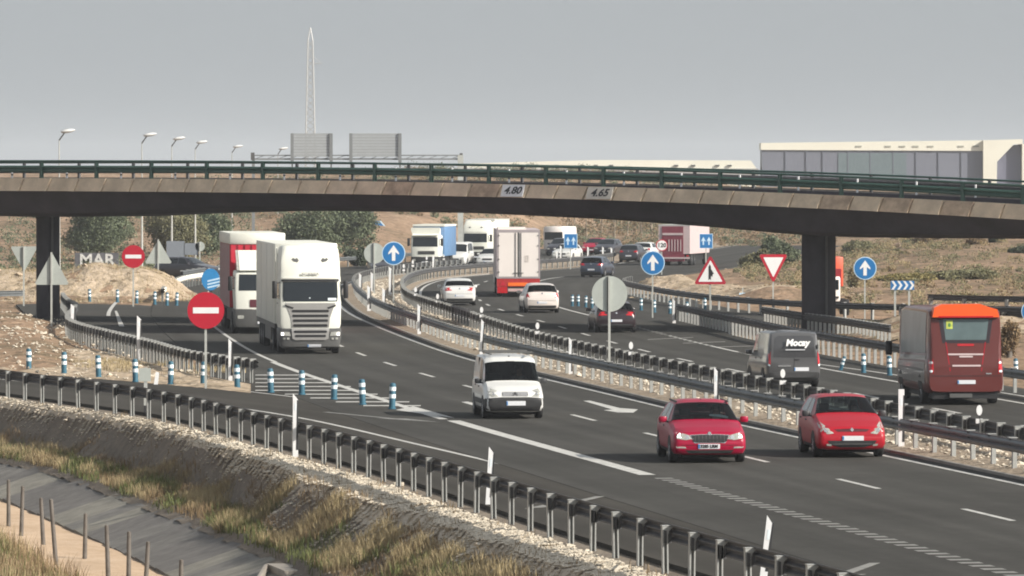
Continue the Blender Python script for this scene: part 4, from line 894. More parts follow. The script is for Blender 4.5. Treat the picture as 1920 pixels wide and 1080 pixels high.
MB().box(q(870), q(1000), -.3, -.01, h(340), h(314)).build('gate_panel', M('pale_grey_cladding', (.42, .43, .43), .6, var=.06), r)
r = thing('low_building', 'small white block between long building and warehouse', 'building', (X(1240), D - 30, 2)); MB().box(0, 6, 0, 8, 0, zz(340, D - 30) - 2 + .4).build('wall', WHITE, r); MB().box(1, 2, -.05, -.01, 1, 2).build('window', GPL, r)
for i, (x0, x1, yt, yb) in enumerate([(80, 172, 327, 345), (185, 300, 328, 345), (330, 430, 327, 345), (455, 560, 328, 345)]):
    D2 = 1100; a = at_depth(x0, D2); w = at_depth(x1, D2) - a; zt = zat(yt, D2)
    r = thing('low_white_hall', ['white hall seen under the railing at the far left', 'white hall behind the second lamp pole', 'white hall behind the fourth lamp pole', 'white hall below the sign gantry'][i], 'building', (a, D2, 3))
    MB().box(0, w, 0, 20, 0, zt - 3).build('wall', M('hall_white', (.66, .62, .56), .7, var=.08, scale=.2), r); MB().box(-.2, w + .2, -.3, 20.2, zt - 3.001 + .002, zt - 2.7).build('roof', M('roof_grey', (.45, .44, .42), .7, var=0), r)
    for k in range(5): MB().box(w * (k + .3) / 5, w * (k + .5) / 5, -.04, 0.0, zt - 4.6, zt - 3.6).build('window', GPL, r)
D2 = 760; a = at_depth(703, D2); r = thing('cream_wall', 'pale cream wall just below the deck beyond the blue lorry', 'wall', (a, D2, 0)); MB().box(0, at_depth(832, D2) - a, 0, .4, 0, zat(399, D2)).build('wall_body', M('cream_render', (.62, .56, .42), .8, var=.12, scale=.4), r); MB().box(-.1, at_depth(832, D2) - a + .1, -.05, .45, zat(399, D2) + .002, zat(399, D2) + .15).build('coping', CONC, r)
# graffiti wall behind the sandy mound
D = 455; a = at_depth(140, D); r = thing('graffiti_wall', 'low dark wall with white painted letters behind the sandy mound', 'wall', (a, D, 0)); zt = zat(474, D)
MB().box(0, at_depth(222, D) - a, 0, .3, 0, zt).build('wall_body', M('dark_wall', (.10, .10, .11), .9, var=.3, scale=.8), r)
text_part('lettering', 'MAR', 1.25, M('faded_white', (.55, .55, .53), .8, var=.3, scale=5), r, (at_depth(182, D) - a, -.02, zat(488, D)), bold=.03, sx=1.08)
D = 470; r = thing('low_wall', 'low grey wall at the foot of the bushes on the left', 'wall', (at_depth(215, D), D, 0)); MB().box(0, at_depth(352, D) - at_depth(215, D), 0, .3, 0, zat(494, D)).build('wall_body', M('grey_wall', (.24, .235, .23), .9, var=.25, scale=.8), r)
# dark far column with pale box
D = 560; r = thing('road_column', 'thick dark column far down the left roadside', 'column', (at_depth(692, D), D, 0)); MB().box(-.42, .42, -.4, .4, 0, zat(395, D)).build('shaft', M('dark_column', (.09, .085, .10), .8, var=.1), r); MB().box(-.5, .5, -.5, .5, 0, .4).build('foot', CONC, r)
# wooden fence posts by the track
for i, (px, a, b_, lean) in enumerate([(16, 900, 978, 0), (40, 912, 998, .03), (81, 934, 1014, -.05), (106, 936, 1064, -.08), (159, 963, 1036, .02), (203, 985, 1086, -.03), (241, 997, 1095, .01), (272, 1016, 1110, .06), (338, 1050, 1150, .02)]):
    X, Y = W(px, b_, -2.0); s = F / Y
    r = thing('fence_post', 'weathered wooden fence post beside the sandy track, %s from the left' % ORD[i], 'fence post', (X, Y, -2.05)); r.rotation_euler = (0, lean, 0)
    MB().tube((0, 0, -.2), (0, 0, (b_ - a) / s + .05), .058, .045, n=8).build('shaft', WOOD, r, 50); MB().tube((0, 0, (b_ - a) / s + .045), (0.01, 0, (b_ - a) / s + .06), .045, .02, n=8).build('worn_top', WOOD, r)
# ------------------------------------------------------------ vehicles (origin: ground under the face turned to the camera; +y runs away from it)
def paint(name, c, rough=.32, coat=.6, var=.03): return M(name, c, rough, 0.0, var=var, scale=1.5, coat=coat)
P_RED = M('car_red', (.31, .002, .032), .4, var=.03, coat=.15, spec=.3); P_RED2 = M('car_red_orange', (.35, .008, .020), .4, var=.03, coat=.15, spec=.3); P_WH = paint('van_white', (.66, .66, .64)); P_SIL = paint('warm_white_paint', (.66, .60, .56))
P_DK = paint('dark_car_paint', (.03, .03, .04)); P_BL = paint('dark_blue_paint', (.03, .04, .065)); P_GR = paint('graphite_van', (.075, .075, .078), .4); P_MAR = paint('maroon_paint', (.105, .017, .014), .42, .3); P_PUR = paint('aubergine_paint', (.022, .012, .016))
TRW = M('lorry_white', (.76, .76, .68), .5, var=.04, scale=.8); TRG = M('lorry_grey_side', (.55, .55, .52), .5, var=.05)
PLATE = M('number_plate', (.66, .67, .70), .5, var=.05, scale=20)
def knots(K, x): return float(np.interp(x, [k[0] for k in K], [k[1] for k in K]))
class Body:
    def __init__(s, L, Wd, top, belt, plan, zb, rw=.78, near='front'):
        s.L, s.W, s.top, s.belt, s.plan, s.zb, s.rw, s.near = L, Wd, top, belt, plan, zb, rw, near
    def sec(s, m):
        hw = s.W / 2 * knots(s.plan, m); zb = knots(s.zb, m); zt = knots(s.top, m); zl = min(knots(s.belt, m), zt - .015)
        zr = max(zl + .006, zt - .07); f = min(1, max(0, (zr - zl) / .42)); xr = hw * (.93 + (s.rw - .93) * f)
        h = zl - zb
        return [(0, zb), (.7 * hw, zb), (.92 * hw, zb + .03), (.98 * hw, zb + .12 * min(1, h / .5)), (hw, zb + .32 * h), (hw, zb + .62 * h), (.985 * hw, zl - .07 * min(1, h / .5)), (.95 * hw, zl),
                ((.95 * hw + xr) / 2 + .012 * f, (zl + zr) / 2), (xr, zr), (xr * .95, zt - .028 - .01 * f), (xr * .62, zt - .004), (0, zt + .006)]
    def y(s, m): return m if s.near == 'front' else s.L - m
    def pt(s, m, v):
        S = s.sec(m); v = min(max(v, 0), 12); i = min(11, int(v)); t = v - i; return ((S[i][0] * (1 - t) + S[i + 1][0] * t), s.y(m), (S[i][1] * (1 - t) + S[i + 1][1] * t))
    def build(s, mat, parent, name='body', holes=()):
        ms = sorted(set([x for h_ in holes for x in h_] + [0, .012, .03, .06, .1, .15, .22, .3] + [s.L - q for q in [0, .012, .03, .06, .1, .15, .22, .3]] + list(np.linspace(.3, s.L - .3, 40)) + [k[0] for k in s.top]))
        V = []; Q = []
        for i, m in enumerate(ms):
            S = s.sec(m); ring = [(x, s.y(m), z) for x, z in S] + [(-x, s.y(m), z) for x, z in S[-2:0:-1]]; n = len(ring); V += ring
            if i:
                for k in range(n): a = (i - 1) * n + k; b_ = (i - 1) * n + (k + 1) % n; Q.append((a, b_, b_ + n, a + n))
        Q.append(tuple(range(n - 1, -1, -1))); Q.append(tuple(range((len(ms) - 1) * n, len(ms) * n)))
        s.bvh = BVHTree.FromPolygons([Vector(v) for v in V], Q); kept = []
        for i, q in enumerate(Q):
            if len(q) == 4 and holes:
                j, k = divmod(i, n); sg = k if k < 12 else 23 - k; ma, mb = ms[j], ms[j + 1]
                if sg >= 9 and any(h0 - 1e-6 <= ma and mb <= h1 + 1e-6 for h0, h1 in holes): continue
            kept.append(q)
        b = MB(); b.V = V; b.F = kept; return b.build(name, mat, parent, 38)
    def decal(s, name, pts, mat, parent, axis='n', offs=.008, rings=3, flip=False):
        """outline in (x,z) seen on the near face, or (m,z) on a side ('l','r') projected onto the body"""
        P2 = []
        for i in range(len(pts)):
            a, b_ = pts[i], pts[(i + 1) % len(pts)]; q = max(1, int(math.hypot(a[0] - b_[0], a[1] - b_[1]) / .10)); P2 += [(a[0] + (b_[0] - a[0]) * k / q, a[1] + (b_[1] - a[1]) * k / q) for k in range(q)]
        if rings > 1: pts = P2; rings = max(rings, int(max(max(p[0] for p in pts) - min(p[0] for p in pts), max(p[1] for p in pts) - min(p[1] for p in pts)) / .16))
        n = len(pts); cx = sum(p[0] for p in pts) / n; cz = sum(p[1] for p in pts) / n; V = []; Fc = []; last = None
        def pr(a, c):
            nonlocal last
            if axis == 'n': o_, d_ = Vector((a, -2, c)), Vector((0, 1, 0))
            elif axis == 'l': o_, d_ = Vector((-3, s.y(a), c)), Vector((1, 0, 0))
            else: o_, d_ = Vector((3, s.y(a), c)), Vector((-1, 0, 0))
            h = s.bvh.ray_cast(o_, d_)[0]
            if h is None: h = Vector((a, last[1] if last else 0, c)) if axis == 'n' else Vector((last[0] if last else o_.x * .3, s.y(a), c))
            last = h; return tuple(h - d_ * offs)
        V.append(pr(cx, cz))
        for r in range(1, rings + 1):
            for p in pts: V.append(pr(cx + (p[0] - cx) * r / rings, cz + (p[1] - cz) * r / rings))
        Fc += [(0, 1 + i, 1 + (i + 1) % n) for i in range(n)]
        for r in range(rings - 1):
            for i in range(n): a = 1 + r * n + i; b_ = 1 + r * n + (i + 1) % n; Fc.append((a, a + n, b_ + n, b_))
        base = 1 + (rings - 1) * n; k0 = len(V); inw = Vector((0, offs * 1.5, 0)) if axis == 'n' else Vector(((1 if axis == 'l' else -1) * offs * 1.5, 0, 0))
        V += [tuple(Vector(V[base + i]) + inw) for i in range(n)]; Fc += [(base + i, k0 + i, k0 + (i + 1) % n, base + (i + 1) % n) for i in range(n)]
        b = MB(); b.V = V; b.F = Fc; return b.build(name, mat, parent, 40)
    def top_patch(s, name, m0, m1, e0, e1, mat, parent, nz=.010):
        V = []; Q = []; nu, nv = 7, 11; sg = -1 if (s.near == 'front') == (m0 < s.L / 2) else 1
        for i in range(nu + 1):
            t = i / nu; m = m0 + (m1 - m0) * t; e = e0 + (e1 - e0) * t
            for k in range(nv + 1):
                q = -1 + 2 * k / nv; p = s.pt(m, 12 - abs(q) * 3 * e); V.append(((p[0] if q > 0 else -p[0]), p[1] + sg * nz, p[2] + nz))
                if i and k: a = i * (nv + 1) + k; Q.append((a - nv - 2, a - nv - 1, a, a - 1))
        b = MB(); b.V = V; b.F = Q; return b.build(name, mat, parent, 40)
    def side_patch(s, name, quad, mat, parent, sides=(-1, 1)):
        """quad: (m,v) bottom-front, bottom-rear, top-rear, top-front"""
        for sd in sides:
            V = []; Q = []; n = 6
            for i in range(n + 1):
                for k in range(4):
                    t, w = i / n, k / 3; m = (quad[0][0] * (1 - t) + quad[1][0] * t) * (1 - w) + (quad[3][0] * (1 - t) + quad[2][0] * t) * w; v = (quad[0][1] * (1 - t) + quad[1][1] * t) * (1 - w) + (quad[3][1] * (1 - t) + quad[2][1] * t) * w
                    p = s.pt(m, v); V.append((sd * (p[0] + .009), p[1], p[2] + .003))
                    if i and k: a = i * 4 + k; Q.append((a - 5, a - 4, a, a - 1))
            b = MB(); b.V = V; b.F = Q; b.build(name, mat, parent, 40)
def wheel(parent, x, y, r, w=.2, rim=True, out=1):
    b = MB(); h = w / 2; b.lathe([(r * .55, -h), (r * .93, -h), (r, -h * .7), (r, h * .7), (r * .93, h), (r * .55, h)], n=22, axis='x'); t = b.build('wheel', RUB, parent, 40, loc=(x, y, r))
    if rim:
        b = MB(); sx = out; b.lathe([(r * .62, h * .55), (r * .60, h * .9), (r * .18, h * .75), (r * .1, h * 1.02)], n=20, axis='x')
        for k in range(5):
            a = k * 6.283 / 5; b.box(h * .7, h * .98, -.03, .03, .02, r * .6) if False else b.tube((h * .85, math.cos(a) * .04, math.sin(a) * .04), (h * .85, math.cos(a) * r * .6, math.sin(a) * r * .6), .03, .022, n=5)
        o = b.build('rim', RIM, t, 40); o.scale = (sx, 1, 1)
    return t
def rect(x0, x1, z0, z1, r=.02):
    return [(x0 + r, z0), (x1 - r, z0), (x1, z0 + r), (x1, z1 - r), (x1 - r, z1), (x0 + r, z1), (x0, z1 - r), (x0, z0 + r)]
def mir(p): return [(-x, z) for x, z in p[::-1]]
def mirror_part(root, x, y, z, mat, w=.2, h=.14):
    for sd in (-1, 1):
        b = MB(); b.box(-w / 2, w / 2, -.06, .09, -h / 2, h / 2, bev=.035); o = b.build('wing_mirror', mat, root, 50, loc=(sd * (x + w / 2 + .01), y, z)); 
        MB().box(-w / 2 + .02, w / 2 - .02, .088, .096, -h / 2 + .02, h / 2 - .02).build('mirror_glass', GLASS, o); MB().tube((-sd * w * .35, 0, -h * .3), (-sd * (w * .6 + .05), .02, -h * .55), .022, n=6).build('mirror_arm', DPL, o)
def place(name, label, cat, px, py, c, yaw=None, group=None, off_y=0):
    X, Y = W(px, py); a = heading(c, Y) if yaw is None else yaw
    return thing(name, label, cat, (X, Y + off_y, 0), a, group), F / Y
TOPS = {
 'hatch': dict(L=4.55, top=[(0, .56), (.04, .68), (.12, .75), (.5, .86), (1.1, .97), (1.2, 1.0), (1.9, 1.385), (2.25, 1.45), (3.2, 1.44), (3.75, 1.35), (4.15, 1.06), (4.4, 1.0), (4.5, .92), (4.55, .75)], belt=[(0, .55), (.15, .70), (1.2, .92), (3.6, .98), (4.3, .96), (4.55, .72)], cowl=1.22, head=1.92, rw0=3.78, rw1=4.14),
 'super': dict(L=4.0, top=[(0, .56), (.04, .68), (.12, .76), (.5, .90), (.95, 1.02), (1.05, 1.06), (1.75, 1.44), (2.1, 1.49), (3.2, 1.47), (3.58, 1.40), (3.85, 1.02), (3.95, .95), (4.0, .7)], belt=[(0, .55), (.15, .70), (1.0, .96), (3.6, 1.02), (3.85, .97), (4.0, .68)], cowl=1.08, head=1.76, rw0=3.58, rw1=3.84),
 'vanlet': dict(L=4.15, top=[(0, .58), (.04, .70), (.10, .78), (.45, .95), (.78, 1.05), (.86, 1.08), (1.42, 1.63), (1.7, 1.76), (2.1, 1.80), (3.9, 1.80), (4.06, 1.76), (4.13, 1.3), (4.15, .9)], belt=[(0, .57), (.15, .72), (.85, 1.0), (4.0, 1.06), (4.15, .88)], cowl=.88, head=1.43, rw0=4.0, rw1=4.1),
 'estate': dict(L=4.5, top=[(0, .58), (.04, .72), (.12, .80), (.5, .92), (1.1, 1.03), (1.2, 1.06), (1.9, 1.46), (2.25, 1.53), (3.6, 1.52), (4.05, 1.46), (4.3, 1.08), (4.42, 1.0), (4.5, .75)], belt=[(0, .57), (.15, .74), (1.2, .96), (3.8, 1.05), (4.3, 1.0), (4.5, .72)], cowl=1.22, head=1.92, rw0=4.06, rw1=4.29)}
def make_car(root, kind, near, Wd, H, pm, glass=GLASS, rim=True, glass_m=True, simple=False, mirrors=None, zb0=.2, inside=False, driver=None):
    T = TOPS[kind]; L = T['L']; k = H / max(z for _, z in T['top']); top = [(m, z * k) for m, z in T['top']]; belt = [(m, z * k) for m, z in T['belt']]
    plan = [(0, .87), (.03, .925), (.08, .955), (.2, .98), (.5, .995), (1, 1), (L - .8, 1), (L - .25, .97), (L - .08, .935), (L - .03, .90), (L, .84)]
    if kind == 'vanlet': plan = plan[:-4] + [(L - .2, .99), (L - .06, .965), (L - .02, .94), (L, .90)]
    zb = [(0, .34), (.03, .26), (.08, .21), (.3, zb0), (L - .3, zb0), (L - .08, .23), (L, .34)]
    B = Body(L, Wd, top, belt, plan, zb, .72 if kind != 'vanlet' else .86, near); B.k = k
    holes = []
    if inside: holes = [(T['cowl'], T['head'])] + ([(T['rw0'], T['rw1'])] if kind != 'vanlet' else [])
    B.build(pm, root, holes=holes)
    if inside:
        zb_ = belt_z(B, T['cowl'] + .3); sgn = 1 if near == 'front' else -1; yy = lambda a, c: (min(B.y(a), B.y(c)), max(B.y(a), B.y(c)))
        MB().box(-Wd * .42, Wd * .42, *yy(T['cowl'] + .02, T['cowl'] + .5), zb_ - .3, zb_ - .01, bev=.05).build('dashboard', DPL, root, 50)
        MB().box(-Wd * .44, Wd * .44, *yy(T['cowl'], T['rw0'] - .1), .25, .5).box(-Wd * .46, -Wd * .42, *yy(T['cowl'] + .1, T['rw0'] - .1), .4, zb_).box(Wd * .42, Wd * .46, *yy(T['cowl'] + .1, T['rw0'] - .1), .4, zb_).build('cabin_trim', BLACK, root)
        for sx in (-1, 1):
            b = MB(); b.box(-.24, .24, *yy(2.35, 2.5), .45, H * .70, bev=.05).box(-.13, .13, *yy(2.38, 2.46), H * .73, H * .84, bev=.03); b.build('seat', DPL, root, 50, loc=(sx * Wd * .21, 0, 0))
        b = MB(); b.box(-.6, .6, *yy(3.2, 3.3), .45, H * .64, bev=.04)
        if kind == 'vanlet': b.box(-Wd * .45, Wd * .45, *yy(2.7, 2.75), .3, H - .08)
        b.build('rear_seat', DPL, root, 50)
        b = MB(); b.lathe([(.17, -.012), (.185, 0), (.17, .012), (.15, 0)], n=18, axis='y'); b.build('steering_wheel', BLACK, root, loc=(sgn * Wd * .21, B.y(T['cowl'] + .62), zb_ + .0))
        MB().box(-.12, .12, -.02, .0, -.03, .03).build('rear_view_mirror', BLACK, root, loc=(0, B.y(T['head'] + .02), H * .90))
    if driver: seated_person(root, sgn * Wd * .21, B.y(2.25), .0 if kind != 'vanlet' else .16, sgn, driver)
    if inside: glass_s, glass = GLASS, CLEAR
    else: glass_s = glass
    e_ = (1.0, 1.0, 1.0, 1.0) if inside else (.94, .90, .88, .90)
    if near == 'front' or not simple: B.top_patch('windscreen', T['cowl'], T['head'], e_[0], e_[1], glass, root)
    if near == 'rear' or not simple:
        if kind != 'vanlet': B.top_patch('rear_window', T['rw0'], T['rw1'], e_[2], e_[3], glass, root)
    B.side_patch('side_window', [(T['cowl'] + .45, 7.25), (T['cowl'] + 1.25, 7.25), (T['cowl'] + 1.25, 8.85), (T['head'] + .12, 8.85)], glass_s, root)
    if kind != 'vanlet' or glass_m: B.side_patch('side_window', [(T['cowl'] + 1.33, 7.25), (T['rw0'] - .25, 7.25), (T['rw0'] - .55, 8.85), (T['cowl'] + 1.33, 8.85)], glass_s, root)
    r = .305 * (1 if Wd > 1.7 else .95); xo = Wd / 2 - .10
    for m in (.82, L - .78):
        for sd in (-1, 1):
            B.decal('wheel_arch', [(m + .37 * math.cos(a), max(zb0 + .012, r + .37 * math.sin(a))) for a in np.linspace(-.3, math.pi + .3, 12)], BLACK, root, 'l' if sd < 0 else 'r', .007, 2)
            wheel(root, sd * xo, B.y(m), r, .205, rim, sd)
    if not simple:
        for sd in ('l', 'r'):
            for m in (T['cowl'] + .25, T['cowl'] + 1.29, L - 1.05): B.decal('door_seam', rect(m - .008, m + .008, .33, belt_z(B, m) - .03, .002), BLACK, root, sd, .003, 1)
            for m in (T['cowl'] + 1.1, T['cowl'] + 2.05): B.decal('door_handle', rect(m - .09, m + .09, belt_z(B, m) - .14, belt_z(B, m) - .10, .01), DPL, root, sd, .02, 1)
            B.decal('sill_trim', rect(1.25, L - 1.25, zb0 + .03, .32, .01), DPL, root, sd, .006, 2)
    mirror_part(root, Wd / 2 - .02, B.y(T['cowl'] + .32), belt_z(B, T['cowl'] + .4) + .07, mirrors or pm)
    MB().box(-Wd * .36, Wd * .36, .35, L - .35, .13, zb0 + .05).build('underbody', BLACK, root)
    return B
def belt_z(B, m): return knots(B.belt, m)
def plate_part(B, root, x, z, w=.52, h=.11, txt=None, offs=.018):
    o = B.decal('number_plate', rect(x - w / 2, x + w / 2, z - h / 2, z + h / 2, .008), PLATE, root, 'n', offs, 1)
    if txt:
        yy = min(v.co.y for v in o.data.vertices); text_part('lettering', txt, .105, BLACK, o, (x, yy - .008, z), bold=.004, ext=.003)
    MB().box(x - w / 2 + .004, x - w / 2 + .04, 0, .003, z - h / 2 + .01, z + h / 2 - .01).build('blue_band', BLUE, o, loc=(0, min(v.co.y for v in o.data.vertices) - .004, 0))
    return o
_skin = {}
def seated_person(car, x, y, dz, sgn, label):
    f = -sgn if sgn > 0 else 1        # direction of travel along local y
    if 'm' not in _skin:
        pts = [((0, 0, .52), .15), ((0, .02, .74), .15), ((0, .05, .96), .15), ((0, .04, 1.06), .06), ((0, -.01, 1.19), .092), ((0, -.015, 1.26), .085),
               ((.19, .05, .98), .065), ((.25, -.10, .80), .048), ((.16, -.36, .90), .036), ((.13, -.42, .92), .04), ((-.19, .05, .98), .065), ((-.25, -.10, .80), .048), ((-.16, -.36, .90), .036), ((-.13, -.42, .92), .04),
               ((.10, -.30, .54), .085), ((.11, -.55, .50), .065), ((-.10, -.30, .54), .085), ((-.11, -.55, .50), .065)]
        E = [(0, 1), (1, 2), (2, 3), (3, 4), (4, 5), (2, 6), (6, 7), (7, 8), (8, 9), (2, 10), (10, 11), (11, 12), (12, 13), (0, 14), (14, 15), (0, 16), (16, 17)]
        me = bpy.data.meshes.new('person'); me.from_pydata([p for p, _ in pts], E, []); o = bpy.data.objects.new('person', me); col.objects.link(o)
        mod = o.modifiers.new('s', 'SKIN'); 
        for v, (_, q) in zip(me.skin_vertices[0].data, pts): v.radius = (q, q)
        me.skin_vertices[0].data[0].use_root = True; o.modifiers.new('u', 'SUBSURF').levels = 1
        dg = bpy.context.evaluated_depsgraph_get(); m2 = bpy.data.meshes.new_from_object(o.evaluated_get(dg)); bpy.data.objects.remove(o)
        m2.materials.clear(); m2.materials.append(M('dark_shirt', (.05, .055, .07), .8, var=.1)); m2.materials.append(M('skin', (.42, .25, .17), .6, var=.05))
        for p in m2.polygons: c = p.center; p.material_index = 1 if (c.z > 1.05 or (c.y < -.33 and c.z > .8)) else 0
        _skin['m'] = m2
    mw = Matrix.Translation(car.location) @ Matrix.Rotation(car.rotation_euler.z, 4, 'Z') @ Vector((x, y, dz))
    o = bpy.data.objects.new('person', _skin['m']); col.objects.link(o); o.location = mw; o.rotation_euler = (0, 0, car.rotation_euler.z + (0 if sgn > 0 else math.pi)); tag(o, label, 'person')
    MB().lathe([(.02, .10), (.08, .08), (.098, .02), (.095, -.03), (.06, -.06)], n=14).build('hair', BLACK, o, 60, loc=(0, .015, 1.27))
def star(parent, B, x, z, r, mat=CHROME, pts=None):
    p = pts or [(x + r * math.cos(a), z + r * math.sin(a)) for a in np.linspace(0, 6.283, 13)[:-1]]; return B.decal('badge', p, mat, parent, 'n', .022, 1)
# 1 red saloon hatchback in the middle
r, s = place('red_car', 'bright red hatchback with lit headlights driving towards the viewer in the middle lane', 'car', 1331, 869, cC)
r.rotation_euler.z = R(4.0); B = make_car(r, 'hatch', 'front', 1.85, 1.49, P_RED, inside=True, driver='driver in dark clothes at the wheel of the bright red car with lit headlights'); S = Body.decal
for sd in (1, -1):
    f = (lambda p: p) if sd > 0 else mir
    h = S(B, 'headlight', f([(.44, .60), (.60, .575), (.82, .61), (.875, .72), (.80, .775), (.52, .70)]), LAMPG, r, 'n', .010)
    S(B, 'lamp_bulb', f([(.70, .63), (.80, .63), (.82, .745), (.72, .745)]), LAMPON, h, 'n', .016, 1); S(B, 'lamp_bulb', f([(.50, .61), (.59, .60), (.60, .69), (.52, .68)]), CHROME, h, 'n', .015, 1)
    S(B, 'fog_lamp', f([(.58, .37), (.82, .38), (.84, .42), (.60, .41)]), LAMPG, r, 'n', .012, 1)
    S(B, 'bonnet_crease', f([(.40, .74), (.412, .74), (.30, .9), (.29, .9)]), P_PUR, r, 'n', .003, 1)
g = S(B, 'grille', [(-.47, .69), (-.42, .55), (-.36, .515), (.36, .515), (.42, .55), (.47, .69), (.2, .705), (-.2, .705)], BLACK, r, 'n', .012); S(B, 'grille_frame', [(-.50, .70), (-.2, .718), (.2, .718), (.50, .70), (.38, .50), (-.38, .50)], CHROME, g, 'n', .008, 2)
for k in range(9): S(B, 'grille_slat', rect(-.36 + k * .09 - .006, -.36 + k * .09 + .006, .53, .69, .002), GPL, g, 'n', .016, 1)
star(r, B, 0, .735, .045); plate_part(B, r, -.02, .42, .54, .12, '3285 LRM'); S(B, 'lower_intake', [(-.60, .33), (.60, .33), (.52, .245), (-.52, .245)], DPL, r, 'n', .010); S(B, 'bumper_lip', rect(-.70, .70, .445, .455, .003), P_PUR, r, 'n', .004, 1)
MB().box(-.01, .01, 2.2, 2.5, 1.47, 1.50).box(-.66, -.63, 1.9, 3.6, 1.43, 1.47).box(.63, .66, 1.9, 3.6, 1.43, 1.47).build('roof_rails', DPL, r)
S(B, 'painted_reflection', [(.12, 1.115), (.30, 1.10), (.58, 1.06), (.60, 1.10), (.38, 1.15), (.14, 1.16)], REFL, r, 'n', .020, 1)  # white streak painted on the windscreen as a reflection of the dashboard
# 2 red supermini to the right
r, s = place('red_car', 'rounder red hatchback with dark mirrors driving beside the median', 'car', 1598, 859, cC)
r.rotation_euler.z = R(5.0); B = make_car(r, 'super', 'front', 1.76, 1.53, P_RED2, mirrors=DPL, inside=True, driver='driver in dark clothes at the wheel of the rounder red car beside the median')
for sd in (1, -1):
    f = (lambda p: p) if sd > 0 else mir
    h = S(B, 'headlight', f([(.46, .62), (.62, .60), (.80, .66), (.82, .86), (.76, .90), (.58, .74)]), LAMPG, r, 'n', .010); S(B, 'lamp_bulb', f([(.60, .65), (.70, .66), (.72, .76), (.64, .74)]), CHROME, h, 'n', .016, 1)
    S(B, 'fog_lamp', f([(.52, .30), (.64, .31), (.65, .36), (.53, .35)]), LAMPG, r, 'n', .012, 1)
S(B, 'grille', [(-.46, .72), (-.36, .665), (.36, .665), (.46, .72), (.14, .735), (-.14, .735)], M('dark_red_slot', (.06, .005, .01), .5, var=0), r, 'n', .010); star(r, B, 0, .71, .05, pts=[(0, .66), (.045, .71), (0, .77), (-.045, .71)])
plate_part(B, r, 0.02, .50, .54, .115); S(B, 'lower_intake', [(-.62, .44), (.62, .44), (.56, .34), (.3, .27), (-.3, .27), (-.56, .34)], BLACK, r, 'n', .010); S(B, 'intake_bar', rect(-.5, .5, .345, .36, .004), GPL, r, 'n', .016, 1)
MB().tube((-.3, 2.0, 1.5), (-.3, 2.35, 1.62), .006, n=5).build('aerial', DPL, r)
# 3 white van
r, s = place('white_van', 'small white panel van with black bumper and roof bars in the right lane', 'van', 966, 786, cC)
r.rotation_euler.z = R(6.2); B = make_car(r, 'vanlet', 'front', 1.74, 1.80, P_WH, mirrors=DPL, glass_m=False, inside=True, driver='driver in dark clothes at the wheel of the small white van')
for sd in (1, -1):
    f = (lambda p: p) if sd > 0 else mir
    h = S(B, 'headlight', f([(.50, .66), (.70, .65), (.79, .70), (.79, .82), (.70, .885), (.52, .83)]), LAMPG, r, 'n', .010); S(B, 'lamp_bulb', f([(.58, .70), (.68, .70), (.68, .80), (.60, .80)]), CHROME, h, 'n', .016, 1)
    S(B, 'a_pillar_trim', f([(.74, 1.10), (.77, 1.10), (.62, 1.60), (.60, 1.60)]), DPL, r, 'n', .005, 1)
S(B, 'bumper', [(-.80, .24), (-.84, .40), (-.845, .61), (-.40, .64), (.40, .64), (.845, .61), (.84, .40), (.80, .24), (.3, .235), (-.3, .235)], M('black_bumper', (.02, .02, .021), .6, var=.1), r, 'n', .03, 4)
for sd in ('l', 'r'): S(B, 'bumper_side', [(.06, .26), (.44, .26), (.44, .56), (.06, .62)], MATS['black_bumper'], r, sd, .012, 4); S(B, 'side_moulding', rect(1.2, 3.0, .42, .56, .02), MATS['black_bumper'], r, sd, .012, 3)
g = S(B, 'grille', rect(-.38, .38, .67, .79, .02), GPL, r, 'n', .010)
for k in range(3): S(B, 'grille_slat', rect(-.36, .36, .69 + k * .035, .70 + k * .035, .003), PLATE, g, 'n', .016, 1)
for k in (0, 1): S(B, 'badge', [(-.07, .70 + .04 * k), (0, .75 + .04 * k), (.07, .70 + .04 * k), (.07, .685 + .04 * k), (0, .73 + .04 * k), (-.07, .685 + .04 * k)], BLACK, g, 'n', .018, 1)
plate_part(B, r, .02, .465, .56, .13, offs=.05); S(B, 'lower_intake', rect(-.5, .5, .28, .36, .03), BLACK, r, 'n', .036)
for x in (-.55, .55): MB().box(-.02, .02, -1.2, 1.2, .05, .08).build('roof_bar', GPL, r, loc=(x, 2.7, 1.78))
for y in (1.9, 3.4): MB().box(-.72, .72, -.025, .025, .07, .12).build('roof_bar', GPL, r, loc=(0, y, 1.80))
MB().lathe([(.035, 0), (.03, .03), (.0, .04)], n=8).build('aerial', BLACK, r, loc=(0, 1.75, 1.76))
# 4 dark delivery van, rear view
r, s = place('dark_van', 'dark grey delivery van with white lettering on its rear, seen from behind', 'van', 1489, 727, cD)
B = make_car(r, 'vanlet', 'rear', 1.86, 1.88, P_GR, glass_m=False)
S(B, 'rear_panel', [(-.72, 1.02), (.72, 1.02), (.66, 1.66), (.56, 1.74), (-.56, 1.74), (-.66, 1.66)], paint('graphite_glass', (.045, .045, .048), .3), r, 'n', .008)
t = text_part('lettering', 'Mocay', .30, WHITE, r, (.10, -.06, 1.50), bold=.014, shear=.2); t.rotation_euler = (R(90 - 4), 0, 0); MB().box(-.30, .36, -.06, -.05, 1.26, 1.285).build('underline', PLATE, r)
for sd in (1, -1):
    f = (lambda p: p) if sd > 0 else mir
    S(B, 'tail_lamp', f([(.80, .78), (.87, .80), (.87, 1.22), (.80, 1.24)]), TAIL, r, 'n', .014); S(B, 'tail_lamp_clear', f([(.82, .72), (.88, .74), (.88, .80), (.82, .78)]), REFL, r, 'n', .018, 1); MB().box(-.02, .02, -.01, .03, 0, .14).build('hinge', DPL, r, loc=(sd * .80, .0, 1.30))
